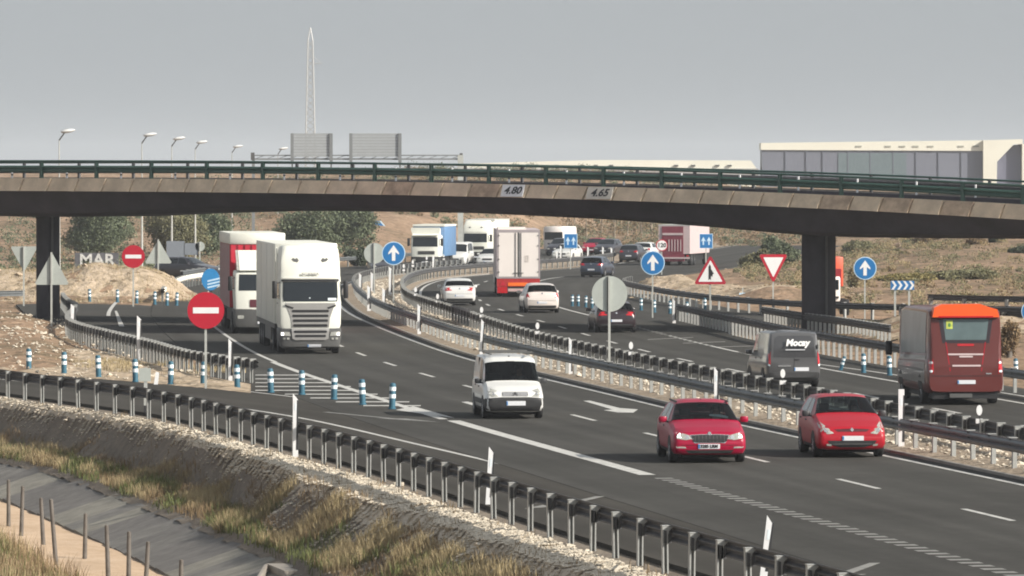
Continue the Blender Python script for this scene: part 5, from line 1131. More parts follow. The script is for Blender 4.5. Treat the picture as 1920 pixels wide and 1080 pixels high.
S(B, 'door_seam', rect(-.008, .008, .55, 1.72, .003), BLACK, r, 'n', .012, 1); S(B, 'bumper', rect(-.86, .86, .30, .52, .04), DPL, r, 'n', .03); plate_part(B, r, .25, .62, .50, .12); S(B, 'chrome_bar', rect(-.55, -.10, .70, .76, .01), CHROME, r, 'n', .018, 1); S(B, 'door_handle', rect(.02, .18, .92, .96, .01), BLACK, r, 'n', .02, 1)
MB().box(-.55, .55, .2, .5, .12, .3).build('exhaust_shield', BLACK, r)
# rear-facing cars
def rear_car(px, py, kind, Wd, H, pm, label, name='car', simple=False, c=cD, yaw=None, badge=True, tailz=(1.0, .86), tw=(.42, .84), low=True, plz=.55, group=None):
    r, s = place(name, label, 'car', px, py, c, yaw, group); B = make_car(r, kind, 'rear', Wd, H, pm, simple=simple, inside=not simple)
    for sd in (1, -1):
        f = (lambda p: p) if sd > 0 else mir
        S(B, 'tail_lamp', f([(tw[0], tailz[1]), (tw[1] - .02, tailz[1] - .03), (tw[1], tailz[0] - .02), (tw[0] + .1, tailz[0])]), TAIL, r, 'n', .012, 2)
    if low: S(B, 'lower_bumper', rect(-Wd * .40, Wd * .40, .27, .40, .04), DPL, r, 'n', .012)
    plate_part(B, r, 0, plz, .52, .11)
    if badge: star(r, B, 0, tailz[0] - .06, .045)
    if not simple: S(B, 'bumper_crease', rect(-.72, .72, plz + .09, plz + .10, .003), BLACK, r, 'n', .006, 1)
    return r, B
rear_car(862, 573, 'hatch', 1.82, 1.48, P_WH, 'white hatchback with dark lower bumper nearest the median bend, seen from behind', 'white_car', tailz=(1.0, .84))
rear_car(1017, 587, 'estate', 1.82, 1.54, P_SIL, 'pale silvery pink hatchback right behind the white box trailer', 'silver_car', tailz=(1.08, .80), tw=(.66, .86))
rear_car(1156, 624, 'hatch', 1.86, 1.44, P_PUR, 'dark sporty car half hidden by the large round sign back', 'dark_car', tailz=(.96, .80))
rear_car(1108, 520, 'super', 1.72, 1.48, P_BL, 'dark blue hatchback alone in the far bend, seen from behind', 'dark_blue_car', yaw=heading(cD, 440) - .03)
rear_car(1178, 492, 'estate', 1.75, 1.5, P_DK, 'black car just left of the white far car before the maroon lorry', simple=True, yaw=-.22)
rear_car(1203, 487, 'estate', 1.8, 1.5, P_WH, 'small white car just left of the maroon lorry, partly behind the arrow sign', 'white_car', simple=True, yaw=-.22)
# front-facing far cars
def front_car(px, py, kind, Wd, H, pm, label, name='car', c=cC, yaw=None, vanlike=False):
    r, s = place(name, label, 'van' if vanlike else 'car', px, py, c, yaw); B = make_car(r, kind, 'front', Wd, H, pm, simple=False)
    for sd in (1, -1):
        f = (lambda p: p) if sd > 0 else mir
        S(B, 'headlight', f([(.48, .60), (.78, .62), (.80, .74), (.55, .70)]), LAMPG, r, 'n', .012, 2)
    S(B, 'grille', rect(-.40, .40, .52, .66, .03), BLACK, r, 'n', .010); plate_part(B, r, 0, .42); S(B, 'lower_intake', rect(-.55, .55, .27, .35, .03), DPL, r, 'n', .012)
    return r
front_car(851, 500, 'vanlet', 1.95, 1.95, P_WH, 'white van with a wide dark windscreen between the two far lorries', 'white_van', vanlike=True, yaw=-.16)
front_car(913, 500, 'hatch', 1.8, 1.45, P_WH, 'low white car partly hidden by the white box trailer', 'white_car', yaw=-.18)
front_car(1052, 489, 'hatch', 1.75, 1.45, P_WH, 'small white car with headlamps behind the square lane sign', 'white_car', yaw=-.25)
front_car(1041, 480, 'estate', 1.8, 1.6, P_DK, 'dark car directly behind the small white far car', 'dark_car', yaw=-.25)
front_car(1107, 477, 'hatch', 1.8, 1.5, P_RED, 'tiny red car far away right of the square lane sign', 'red_car', yaw=-.25)
front_car(1130, 479, 'estate', 1.8, 1.5, P_DK, 'tiny dark car far away beside the red one', 'dark_car', yaw=-.25)
front_car(719, 516, 'estate', 1.8, 1.4, P_DK, 'dark car at the roadside left of the blue lorry', 'dark_car', yaw=.1)
front_car(403, 522, 'estate', 1.9, 1.5, P_DK, 'dark car on the left slip road behind the blue board', 'dark_car', yaw=1.1)
front_car(2, 562, 'hatch', 1.8, 1.4, P_WH, 'white car cut by the left edge beside the inverted triangle sign', 'white_car', yaw=.9)
# ---- lorries
def axle_wheels(root, Wd, ys, r=.5, w=.28):
    for y in ys:
        for sd in (-1, 1): wheel(root, sd * (Wd / 2 - w / 2 - .03), y, r, w, True, sd)
class Box(Body):
    """a box shaped body usable for decals"""
    def __init__(s, V, Fc, L): s.L = L; s.near = 'front'; s.bvh = BVHTree.FromPolygons([Vector(v) for v in V], Fc)
def bevbox(root, name, x0, x1, y0, y1, z0, z1, mat, bev=.06):
    b = MB(); b.box(x0, x1, y0, y1, z0, z1, bev=bev); o = b.build(name, mat, root, 50); return o, Box(b.V, b.F, y1 - y0)
def loft_front(root, name, mat, secs, L, smooth=35):
    """secs: list of (z, halfwidth, y_front, corner) from bottom to top; closed block to depth L"""
    V = []; Q = []; n = 10
    for i, (z, hw, yf, c) in enumerate(secs):
        ring = [(-hw, L, z), (-hw, yf + c, z), (-hw + c * .3, yf + c * .3, z), (-hw + c, yf, z), (-hw * .3, yf - .015, z), (hw * .3, yf - .015, z), (hw - c, yf, z), (hw - c * .3, yf + c * .3, z), (hw, yf + c, z), (hw, L, z)]
        V += ring
        if i:
            for k in range(n): a = (i - 1) * n + k; b_ = (i - 1) * n + (k + 1) % n; Q.append((a, b_, b_ + n, a + n))
    Q += [tuple(range(n - 1, -1, -1)), tuple(range((len(secs) - 1) * n, len(secs) * n))]
    b = MB(); b.V = V; b.F = Q; o = b.build(name, mat, root, smooth); return o, Box(V, Q, L)
def lorry_mirror(root, x, z0, z1, mat=BLACK, y=.15):
    for sd in (-1, 1):
        b = MB(); b.box(-.10, .10, -.08, .06, z0, z1, bev=.04); o = b.build('wing_mirror', mat, root, 50, loc=(sd * x, y, 0)); MB().tube((-sd * .08, 0, z1 - .1), (-sd * .28, .15, z1 - .05), .02, n=6).tube((-sd * .08, 0, z0 + .1), (-sd * .28, .15, z0 + .1), .02, n=6).build('mirror_arm', DPL, o)
# white articulated lorry, front view
r, s = place('white_lorry', 'large white articulated lorry with a silver slatted grille leading the left queue', 'lorry', 582, 664, cC, yaw=R(5.6))
cab, BB = loft_front(r, 'cab', TRW, [(1.02, 1.18, .02, .16), (1.2, 1.22, 0, .16), (2.05, 1.24, 0, .2), (2.95, 1.23, .16, .2), (3.05, 1.22, .14, .2), (3.10, 1.22, .2, .2)], 2.2)
hi, BH = loft_front(r, 'roof_deflector', TRW, [(3.06, 1.21, .16, .18), (3.3, 1.21, .20, .2), (3.7, 1.20, .32, .2), (4.15, 1.16, .52, .22), (4.28, 1.10, .66, .22), (4.33, 1.0, .85, .2)], 2.25)
low, BL_ = loft_front(r, 'bumper', GPL, [(.24, 1.10, .10, .2), (.30, 1.18, .04, .2), (.62, 1.24, .0, .2), (1.0, 1.24, .0, .18), (1.04, 1.22, .03, .18)], 1.6)
S(BB, 'windscreen', [(-1.07, 2.10), (1.07, 2.10), (1.10, 2.3), (1.08, 2.88), (-1.08, 2.88), (-1.10, 2.3)], GLASS, r, 'n', .012, 4)
for sd in (-1, 1): MB().tube((sd * .12 + .2, -.0, 2.12), (sd * .55 + .2, .02, 2.16), .014, n=5).build('wiper', BLACK, r)
S(BB, 'sun_visor', rect(-1.16, 1.16, 2.90, 2.99, .03), BLACK, r, 'n', .05, 3)
gr = S(BB, 'grille_panel', [(-1.0, 2.04), (-.78, 1.45), (-.74, 1.06), (.74, 1.06), (.78, 1.45), (1.0, 2.04)], M('silver_plastic', (.36, .35, .335), .4, .3, var=.05), r, 'n', .02, 4)
S(BL_, 'grille_lower', [(-.76, 1.03), (.76, 1.03), (.72, .62), (.60, .56), (-.60, .56), (-.72, .62)], MATS['silver_plastic'], gr, 'n', .045, 3)
for z, w in ((1.72, .74), (1.53, .72), (1.34, .70), (1.145, .68)): S(BB, 'grille_slot', rect(-w, w, z - .05, z + .05, .03), BLACK, gr, 'n', .034, 2)
for z, w in ((.90, .66), (.73, .62)): S(BL_, 'grille_slot', rect(-w, w, z - .05, z + .045, .03), BLACK, gr, 'n', .058, 2)
for sd in (1, -1):
    f = (lambda p: p) if sd > 0 else mir
    S(BB, 'air_inlet', f([(.66, 1.86), (1.02, 1.98), (1.0, 1.90), (.72, 1.80)]), BLACK, r, 'n', .034, 2); h = S(BL_, 'headlight', f([(.78, .72), (1.18, .74), (1.19, .90), (.82, .88)]), LAMPG, r, 'n', .03, 2); S(BL_, 'lamp_bulb', f([(1.06, .74), (1.17, .75), (1.17, .87), (1.06, .86)]), LAMPON, h, 'n', .04, 1)
    S(BL_, 'fog_lamp', f([(.84, .58), (.94, .58), (.94, .66), (.84, .66)]), LAMPG, r, 'n', .03, 1); S(BL_, 'fog_lamp', f([(1.0, .58), (1.1, .58), (1.1, .66), (1.0, .66)]), LAMPG, r, 'n', .03, 1)
    S(BH, 'emblem', f([(.44, 3.74), (.50, 3.66), (.66, 3.70), (.74, 3.78), (.66, 3.84), (.60, 3.79), (.52, 3.84)]), GPL, r, 'n', .012, 1)
S(BH, 'deflector_seam', rect(-1.1, 1.1, 3.30, 3.315, .003), GPL, r, 'n', .006, 1); S(BB, 'driver_card', rect(.70, 1.04, 2.14, 2.24, .01), REFL, r, 'n', .02, 1); S(BB, 'sticker', rect(-.05, .0, 2.22, 2.26, .005), REFL, r, 'n', .02, 1)
text_part('lettering', 'SCANIA', .14, MATS['silver_plastic'], r, (0, .10, 3.19), bold=.004, sx=1.4); plate_part(BL_, r, .16, .33, .54, .12)
lorry_mirror(r, 1.42, 2.22, 2.92)
for sd in ('l', 'r'):
    S(BB, 'side_window', [(.45, 2.2), (1.35, 2.25), (1.30, 2.85), (.55, 2.85)], GLASS, r, sd, .01); S(BB, 'door_seam', rect(.38, .40, 1.2, 2.9, .004), BLACK, r, sd, .006, 1); S(BB, 'door_seam', rect(1.5, 1.52, 1.2, 2.9, .004), BLACK, r, sd, .006, 1); S(BB, 'door_handle', rect(1.2, 1.42, 1.98, 2.04, .01), BLACK, r, sd, .02, 1)
MB().box(-1.10, 1.10, .3, 5.9, .45, .95).build('chassis', BLACK, r); MB().box(-1.2, 1.2, .95, 2.1, .35, 1.02).build('step_box', DPL, r)
MB().prism([(1.5, 3.2), (2.35, 4.25), (2.35, 1.2), (1.9, 1.2)], -1.23, -1.19, 'yz').prism([(1.5, 3.2), (2.35, 4.25), (2.35, 1.2), (1.9, 1.2)], 1.19, 1.23, 'yz').build('side_fairing', TRW, r)
MB().box(-1.275, 1.275, 2.9, 16.3, 1.15, 4.38, bev=.04).build('trailer_box', TRW, r, 50); MB().box(-1.26, 1.26, 3.0, 16.2, .95, 1.14).build('trailer_frame', GPL, r); MB().box(-1.2, -1.15, 6.5, 11, .4, .95).box(1.15, 1.2, 6.5, 11, .4, .95).build('side_guard', GPL, r)
for k in range(3): MB().box(-1.285, -1.276, 4.2 + 4.1 * k, 4.22 + 4.1 * k, 1.2, 4.3).build('panel_joint', TRG, r)
axle_wheels(r, 2.5, [1.4, 4.9, 12, 13.3, 14.6])
MB().box(-.9, .9, .2, .5, .28, .4).build('step', BLACK, r)
# red curtain lorry behind
r, s = place('red_lorry', 'red curtain-sided lorry with white roof and wind deflector behind the leading lorry', 'lorry', 487, 626, cC, yaw=R(5.2))
REDC = M('red_curtain', (.48, .02, .045), .55, var=.12, scale=1.2)
cab, BB = loft_front(r, 'cab', TRW, [(1.1, 1.10, .0, .12), (1.9, 1.14, .0, .15), (2.75, 1.12, .2, .15), (2.85, 1.08, .35, .15)], 2.0); low, BL_ = loft_front(r, 'bumper', GPL, [(.3, 1.1, .05, .15), (.45, 1.16, 0, .15), (1.12, 1.16, 0, .15)], 1.6)
S(BB, 'windscreen', [(-.95, 1.95), (.95, 1.95), (.92, 2.68), (-.92, 2.68)], GLASS, r, 'n', .012, 4); S(BB, 'grille_panel', rect(-.45, .6, 1.2, 1.55, .03), M('maroon_grille', (.10, .02, .03), .5, var=.1), r, 'n', .02)
MB().prism([(.1, 2.86), (1.9, 3.75), (1.9, 2.86)], -.90, .90, 'yz').build('wind_deflector', TRW, r); MB().prism([(.15, 2.87), (1.95, 3.76), (1.95, 2.87)], -1.02, -.91, 'yz').build('deflector_side', LAMPG, r)
for sd in (1, -1):
    f = (lambda p: p) if sd > 0 else mir
    S(BL_, 'headlight', f(rect(.72, 1.0, .68, .84, .03)), LAMPG, r, 'n', .02, 1)
S(BL_, 'number_plate', rect(-.1, .42, .45, .56, .01), PLATE, r, 'n', .03, 1); lorry_mirror(r, 1.32, 1.95, 2.6)
for sd in ('l', 'r'): S(BB, 'side_window', [(.5, 2.0), (1.3, 2.0), (1.25, 2.6), (.6, 2.6)], GLASS, r, sd, .01)
MB().box(-1.275, 1.275, 2.4, 13.5, 4.02, 4.52, bev=.05).build('roof_cover', TRW, r, 50); MB().box(-1.25, 1.25, 2.45, 13.4, 1.15, 4.0).build('box_body', REDC, r)
for k in range(8): MB().box(-1.2 + k * .32, -1.13 + k * .32, 2.40, 2.448, 1.2, 4.0).build('curtain_fold', REDC, r)
for k in range(14): MB().box(-1.275, -1.252, 2.6 + k * .78, 2.68 + k * .78, 1.15, 4.0).build('curtain_strap', TRG, r)
MB().box(-1.1, 1.1, .3, 13.3, .5, 1.1).build('chassis', BLACK, r); axle_wheels(r, 2.5, [1.3, 9.6, 11, 12.3])
# box trailer, rear view
r, s = place('box_trailer_lorry', 'tall lorry with a white double-doored box seen from behind', 'lorry', 972, 557, cD, yaw=R(1.0))
TRP = M('box_white', (.76, .70, .66), .5, var=.04, scale=.8)
MB().box(-1.28, 1.28, .02, 13.4, 1.10, 3.98).build('box_body', M('box_pink_grey', (.50, .42, .42), .5, var=.06), r); MB().box(-1.28, 1.28, -.03, .019, 3.82, 3.98).box(-1.28, -1.18, -.03, .019, 1.1, 3.82).box(1.18, 1.28, -.03, .019, 1.1, 3.82).box(-1.18, 1.18, -.03, .019, 1.1, 1.2).build('door_frame', M('frame_grey', (.34, .30, .31), .5, var=.05), r)
MB().box(-1.2, .45, .3, 4, 3.985, 4.12).build('roof_unit', TRP, r)
for x0, x1 in ((-1.17, -.06), (.06, 1.17)):
    d = MB().box(x0, x1, -.045, -.001, 1.21, 3.81).build('door', TRP, r); xm = x0 + .10 if x0 > 0 else x1 - .10
    for x in (xm - .0,): MB().tube((x, -.075, 1.22), (x, -.075, 3.80), .018, n=6).build('lock_rod', GPL, d)
    for z in (1.45, 2.2, 3.0, 3.6): MB().box((x1 - .05 if x0 > 0 else x0 - .02), (x1 + .02 if x0 > 0 else x0 + .05), -.07, -.046, z, z + .07).build('hinge', GPL, d)
    MB().box(xm - .14, xm + .14, -.10, -.08, 1.40, 1.44).build('handle', DPL, d)
MB().box(-.055, .055, -.03, .0, 1.21, 3.81).build('door_gap', GPL, r)
MB().box(.35, .6, -.052, -.046, 2.05, 2.45).build('label_patch', M('faint_print', (.5, .45, .42), .6, var=.4, scale=9), r)
MB().box(-1.27, 1.27, -.02, .2, .62, 1.08).build('rear_beam', M('red_beam', (.38, .02, .02), .5, var=.15, scale=4), r); MB().box(-1.25, -.65, -.08, .15, .24, .60).build('tail_lamp', TAIL, r); MB().box(.70, 1.25, -.08, .15, .34, .60).build('tail_lamp', M('pale_red_lens', (.5, .12, .08), .4, var=.1), r)
MB().box(-.62, .55, -.045, -.021, .66, .86).build('orange_board', M('orange_reflector', (.85, .16, .02), .4, var=.08), r); MB().box(-.6, .5, -.04, .1, .34, .5).build('white_board', M('pinkish_board', (.5, .35, .33), .5, var=.1), r); MB().prism([(-1.1, .68), (-.75, .68), (-.925, .98)], -.04, -.021, 'xz').build('reflector_triangle', RED, r)
MB().box(-1.1, 1.1, .3, 13, .55, 1.08).build('chassis', BLACK, r); axle_wheels(r, 2.5, [2.6, 3.9, 5.2, 12.4])
MB().box(-1.24, 1.24, 13.8, 16.0, .6, 3.3, bev=.1).build('cab', TRP, r, 50)
# blue lorry, far
def far_lorry(px, py, label, name, boxm, cabm, Hb, yaw, deflector=True, L=9, Wb=2.5):
    r, s = place(name, label, 'lorry', px, py, cC, yaw=yaw)
    cab, BB = loft_front(r, 'cab', cabm, [(.95, 1.08, .0, .12), (1.7, 1.12, .0, .15), (2.55, 1.10, .15, .15), (2.62, 1.06, .3, .15)], 1.9); low, BL_ = loft_front(r, 'bumper', DPL, [(.25, 1.05, .05, .15), (.4, 1.12, 0, .15), (.97, 1.12, 0, .15)], 1.6)
    S(BB, 'windscreen', [(-.98, 1.75), (.98, 1.75), (.95, 2.48), (-.95, 2.48)], GLASS, r, 'n', .012, 4); g = S(BB, 'grille_panel', rect(-.55, .75, 1.15, 1.42, .03), GPL, r, 'n', .02)
    for k in range(3): S(BB, 'grille_slot', rect(-.5, .7, 1.18 + .08 * k, 1.21 + .08 * k, .005), BLACK, g, 'n', .03, 1)
    for sd in (1, -1): S(BL_, 'headlight', ((lambda p: p) if sd > 0 else mir)(rect(.74, 1.0, .62, .80, .03)), LAMPG, r, 'n', .02, 1)
    S(BL_, 'number_plate', rect(-.26, .26, .48, .6, .01), PLATE, r, 'n', .03, 1); lorry_mirror(r, 1.3, 1.8, 2.4)
    MB().box(-Wb / 2, Wb / 2, 2.2, L, 1.0, Hb, bev=.04).build('box_body', boxm, r, 50); MB().box(-Wb / 2 - .01, Wb / 2 + .01, 2.15, L + .05, Hb + .002, Hb + .14).build('roof_edge', TRW if boxm is not TRW else TRG, r); MB().box(-1, 1, .3, L - .2, .5, 1).build('chassis', BLACK, r); axle_wheels(r, 2.4, [1.2, L - 1.8])
    return r
BLC = M('blue_tarpaulin', (.10, .20, .36), .6, var=.12)
r = far_lorry(797, 505, 'lorry with a blue tarpaulin box and white wind deflector in the far bend', 'blue_lorry', BLC, TRW, 3.3, -.12)
MB().prism([(-.10, 2.62), (1.6, 3.15), (1.6, 2.62)], -1.0, 1.0, 'yz').build('wind_deflector', TRW, r); MB().prism([(-1.0, 2.6), (1.0, 2.6), (1.12, 3.0), (1.10, 3.22), (-1.12, 3.22), (-1.12, 3.0)], .25, .4, 'xz').build('deflector_front', TRW, r)
r = far_lorry(891, 494, 'tall white lorry in the far bend to the right of the grey gantry column', 'white_lorry', TRW, TRW, 3.5, -.18, Wb=2.45)
hi, BH = loft_front(r, 'roof_deflector', TRW, [(2.58, 1.06, .14, .15), (3.0, 1.06, .25, .15), (3.42, 1.0, .6, .15), (3.55, .9, .8, .15)], 2.1)
for sd in (1, -1): S(BH, 'emblem', ((lambda p: p) if sd > 0 else mir)([(.36, 2.98), (.5, 2.92), (.62, 2.98), (.5, 3.04)]), GPL, r, 'n', .012, 1)
r, s = place('white_van', 'white high van behind the far dark car on the left carriageway', 'van', 1038, 478, cC, yaw=-.25); MB().box(-1.0, 1.0, 0, 5, .5, 2.6, bev=.2).build('body', TRP, r, 50); MB().box(-.85, .85, -.02, .02, 1.4, 2.1).build('windscreen', GLASS, r); axle_wheels(r, 1.9, [1, 4], .35, .2)
# maroon cattle lorry
r, s = place('maroon_lorry', 'maroon and white high-sided lorry on the right far carriageway, seen from behind', 'lorry', 1264, 498, cD, yaw=R(-12)); s = F / r.location.y
MARB = M('maroon_panel', (.20, .035, .055), .5, var=.12); PNK = M('pinkish_white', (.55, .44, .44), .5, var=.06)
MB().box(-1.28, 1.28, 0.02, 9, .95, 3.2).build('box_body', PNK, r); MB().box(-1.0, .75, -.03, .019, .95, 3.15).build('rear_door', MARB, r)
for z in (2.45,): MB().box(-.95, .72, -.07, -.031, z, z + .18).build('door_rail', PNK, r)
for k in range(5): MB().box(-.45 + k * .24, -.38 + k * .24, -.06, -.031, 1.15, 2.1).build('vent_slat', PNK, r)
MB().box(-1.28, .8, -.02, .3, .35, .94).build('rear_beam', MARB, r); MB().box(-1.28, 1.28, -.1, .0, .55, .68).build('bumper_bar', PNK, r); MB().box(-1.2, -1.0, -.05, .0, .72, .85).box(1.0, 1.2, -.05, .0, .72, .85).build('tail_lamp', TAIL, r); MB().box(-1.3, 1.3, 0, 9, 3.21, 3.3).build('roof', TRG, r)
MB().box(-1, 1, .3, 8.8, .4, .9).build('chassis', BLACK, r); axle_wheels(r, 2.4, [1.6, 2.9, 8.2])
# orange lorry behind the pier
r, s = place('orange_lorry', 'orange-red lorry with a white cab showing right of the right pier', 'lorry', 1570, 592, cD, yaw=R(1))
MB().box(-1.2, .30, .0, 4, 1.5, 3.0, bev=.05).build('box_body', M('orange_red', (.60, .08, .03), .5, var=.1), r, 50); MB().box(-.5, .2, -.05, -.001, 1.5, 2.4).build('red_panel', M('dark_red_panel', (.30, .02, .03), .5, var=.2, scale=3), r); MB().box(-.9, .12, -.5, -.06, .75, 2.0, bev=.1).build('cab', TRP, r, 50); MB().box(-.8, .04, -.53, -.49, 1.35, 1.85).build('windscreen', GLASS, r); MB().box(-.8, .04, -.56, -.49, .9, 1.0).build('grille', DPL, r); MB().box(-1.0, .2, -.3, 3.8, .4, .75).build('chassis', BLACK, r); axle_wheels(r, 1.3, [.4, 3.0], .42)
# maroon coach
r, s = place('coach', 'maroon minibus coach with a bright orange roof spoiler, seen from behind', 'bus', 1811, 760, cD, yaw=R(3.8)); COW, COH, COL = 2.42, 3.0, 7.4
T = dict(top=[(0, 1.6), (.05, 2.2), (.3, 2.75), (.8, 2.92), (1.5, 2.98), (COL - .9, 3.0), (COL - .35, 2.94), (COL - .12, 2.70), (COL - .04, 1.6), (COL, 1.2)], belt=[(0, 1.1), (.5, 1.3), (COL - .3, 1.45), (COL, 1.15)])
B = Body(COL, COW, T['top'], T['belt'], [(0, .85), (.1, .93), (.4, 1), (COL - .5, 1), (COL - .15, .975), (COL - .05, .95), (COL, .93)], [(0, .5), (.1, .35), (COL - .3, .34), (COL, .42)], .92, 'rear'); B.build(P_MAR, r)
S(B, 'rear_window', [(-.62, 2.02), (.64, 2.02), (.72, 2.66), (-.70, 2.66)], GLASS_L, r, 'n', .012, 3); w = S(B, 'window_surround', [(-.72, 1.92), (.74, 1.92), (.86, 2.76), (-.84, 2.76)], P_PUR, r, 'n', .006, 3)
S(B, 'sticker', rect(-.60, -.40, 2.36, 2.62, .01), M('yellow_sticker', (.48, .55, .10), .5, var=.2, scale=14), r, 'n', .02, 1); S(B, 'sticker', rect(-.54, -.46, 2.42, 2.54, .02), M('green_mark', (.08, .22, .06), .5, var=0), r, 'n', .026, 1)
OR = M('orange_roof', (.80, .10, .012), .4, var=.05, coat=.3); b = MB(); b.prism([(-1.04, 2.72), (-.98, 3.02), (-.75, 3.12), (.45, 3.13), (.70, 3.04), (.98, 2.96), (1.04, 2.72)], -.02, .55, 'xz'); b.build('roof_spoiler', OR, r, 30)
MB().box(-.85, .85, -.035, -.021, 2.71, 2.76).build('spoiler_edge', TAIL, r)
for sd in (1, -1):
    f = (lambda p: p) if sd > 0 else mir
    h = S(B, 'tail_lamp', f([(1.0, .98), (1.14, 1.0), (1.14, 1.45), (1.02, 1.45)]), TAIL, r, 'n', .016); S(B, 'tail_lamp_clear', f(rect(1.03, 1.13, 1.28, 1.36, .02)), REFL, h, 'n', .024, 1); S(B, 'tail_lamp_clear', f(rect(1.03, 1.13, 1.02, 1.09, .02)), REFL, h, 'n', .024, 1)
    S(B, 'panel_line', f([(.60, 1.95), (.63, 1.95), (.50, 1.05), (.47, 1.05)]), P_RED2, r, 'n', .008, 1)
S(B, 'trim_strip', rect(-.55, .55, 1.55, 1.60, .01), PNK, r, 'n', .016, 1); S(B, 'trim_strip', rect(-.2, .22, 1.48, 1.53, .01), PNK, r, 'n', .016, 1); S(B, 'trim_strip', rect(-.42, .46, 1.20, 1.25, .01), PNK, r, 'n', .016, 1); S(B, 'brake_lamp', rect(-.26, .26, 1.83, 1.90, .02), TAIL, r, 'n', .014, 1)
S(B, 'badge', rect(.62, .80, .96, 1.0, .01), CHROME, r, 'n', .016, 1); S(B, 'bumper_seam', rect(-1.1, 1.1, .90, .915, .003), BLACK, r, 'n', .008, 2); plate_part(B, r, .02, .72, .56, .12)
B.side_patch('side_panel', [(.5, 2.6), (COL - .5, 2.6), (COL - .7, 7.1), (.8, 7.1)], M('coach_silver', (.20, .20, .20), .35, .1, var=.15, coat=.4), r)
B.side_patch('side_window', [(.9, 7.2), (COL - .75, 7.2), (COL - .75, 8.9), (.9, 8.9)], M('coach_side_glass', (.24, .27, .28), .3, var=.25, scale=.8), r); axle_wheels(r, COW, [B.y(1.3), B.y(COL - 1.6)], .42, .26)  # pale glass colour carries the sky reflected in the side windows
for sd in ('l', 'r'):
    for m in (1.3, COL - 1.6): S(B, 'wheel_arch', [(m + .5 * math.cos(a), max(.37, .42 + .5 * math.sin(a))) for a in np.linspace(0, math.pi, 12)], BLACK, r, sd, .007, 2)
    S(B, 'luggage_door', rect(2.2, 3.6, .6, 1.2, .03), P_PUR, r, sd, .005, 1)
    S(B, 'side_stripe', rect(.8, COL - .8, 1.02, 1.10, .01), GPL, r, sd, .006, 3)
MB().box(-1.0, 1.0, .1, COL - .3, .2, .5).build('underbody', BLACK, r); MB().box(-.5, .2, -.0, .2, .24, .36).build('tow_beam', GPL, r)
lorry_m = MB().box(-.1, .1, -.1, .1, 1.35, 1.8, bev=.04).build('wing_mirror', BLACK, r, 50, loc=(-1.45, COL - .2, 0)); MB().tube((0, 0, 1.75), (.3, .0, 1.85), .02, n=6).build('mirror_arm', DPL, lorry_m)
# ------------------------------------------------------------ vegetation and loose stones
def leafmat(name, a, b_): return M(name, a, .75, var=.25, scale=2.5, c2=b_, spec=.2)
LF = [leafmat('leaf_grey_green', (.080, .105, .060), (.135, .155, .095)), leafmat('leaf_olive', (.12, .12, .065), (.19, .18, .10)), leafmat('leaf_dark', (.045, .058, .04), (.085, .10, .065))]
GR = [M('dry_grass', (.26, .21, .12), .9, var=.3, scale=1.2, c2=(.36, .29, .17), spec=.1), M('green_grass', (.07, .095, .035), .9, var=.3, scale=1.5, c2=(.15, .165, .07), spec=.1), M('brown_weed', (.17, .12, .075), .9, var=.3, scale=1.5, c2=(.26, .19, .11), spec=.1)]
def blades(P, h, w, seed, curl=.35, n=3):
    """one tapering blade (n pts) per row of P: triangles; returns V, Q(tri)"""
    g = np.random.default_rng(seed); m = len(P); a = g.uniform(0, 6.283, m); hh = h * g.uniform(.5, 1.3, m) * np.clip(.95 + .55 * vnoise(P[:, 0], P[:, 1], 1.3, seed) + .25 * vnoise(P[:, 0], P[:, 1], 4.0, seed + 1), .25, 1.7); ln = g.uniform(.05, curl, m) * hh; la = g.uniform(0, 6.283, m); ww = w * g.uniform(.6, 1.4, m)
    d = np.stack([np.cos(a), np.sin(a), 0 * a], 1) * ww[:, None] / 2; mid = P + np.stack([np.cos(la) * ln * .35, np.sin(la) * ln * .35, hh * .6], 1); tip = P + np.stack([np.cos(la) * ln, np.sin(la) * ln, hh], 1)
    V = np.stack([P - d, P + d, mid + d * .7, mid - d * .7, tip], 1).reshape(-1, 3); k = np.arange(m) * 5
    T = np.concatenate([np.stack([k, k + 1, k + 2], 1), np.stack([k, k + 2, k + 3], 1), np.stack([k + 3, k + 2, k + 4], 1)]); return V, T
def leaf_cloud(cs, n, size, seed):
    """cs: list of (centre, radii); leaves as quads spread in lobes, denser near the surface"""
    g = np.random.default_rng(seed); Vs = []
    wts = np.array([c[1][0] * c[1][1] * c[1][2] for c in cs]) ** .67; wts /= wts.sum()
    for (c, r_), wv in zip(cs, wts):
        m = max(20, int(n * wv)); u = g.normal(size=(m, 3)); u /= np.linalg.norm(u, axis=1)[:, None]; rad = g.uniform(.45, 1.0, m) ** .5 * (1 + .16 * g.normal(size=m))
        P = np.array(c) + u * rad[:, None] * np.array(r_); a = g.normal(size=(m, 3)); a /= np.linalg.norm(a, axis=1)[:, None]; b_ = np.cross(a, g.normal(size=(m, 3))); b_ /= np.linalg.norm(b_, axis=1)[:, None]
        s = size * g.uniform(.6, 1.4, m)[:, None]; Vs.append(np.stack([P - a * s, P + b_ * s * .55, P + a * s, P - b_ * s * .55], 1).reshape(-1, 3))
    V = np.concatenate(Vs); V[:, 2] = np.maximum(V[:, 2], .02); return V, np.arange(len(V)).reshape(-1, 4)
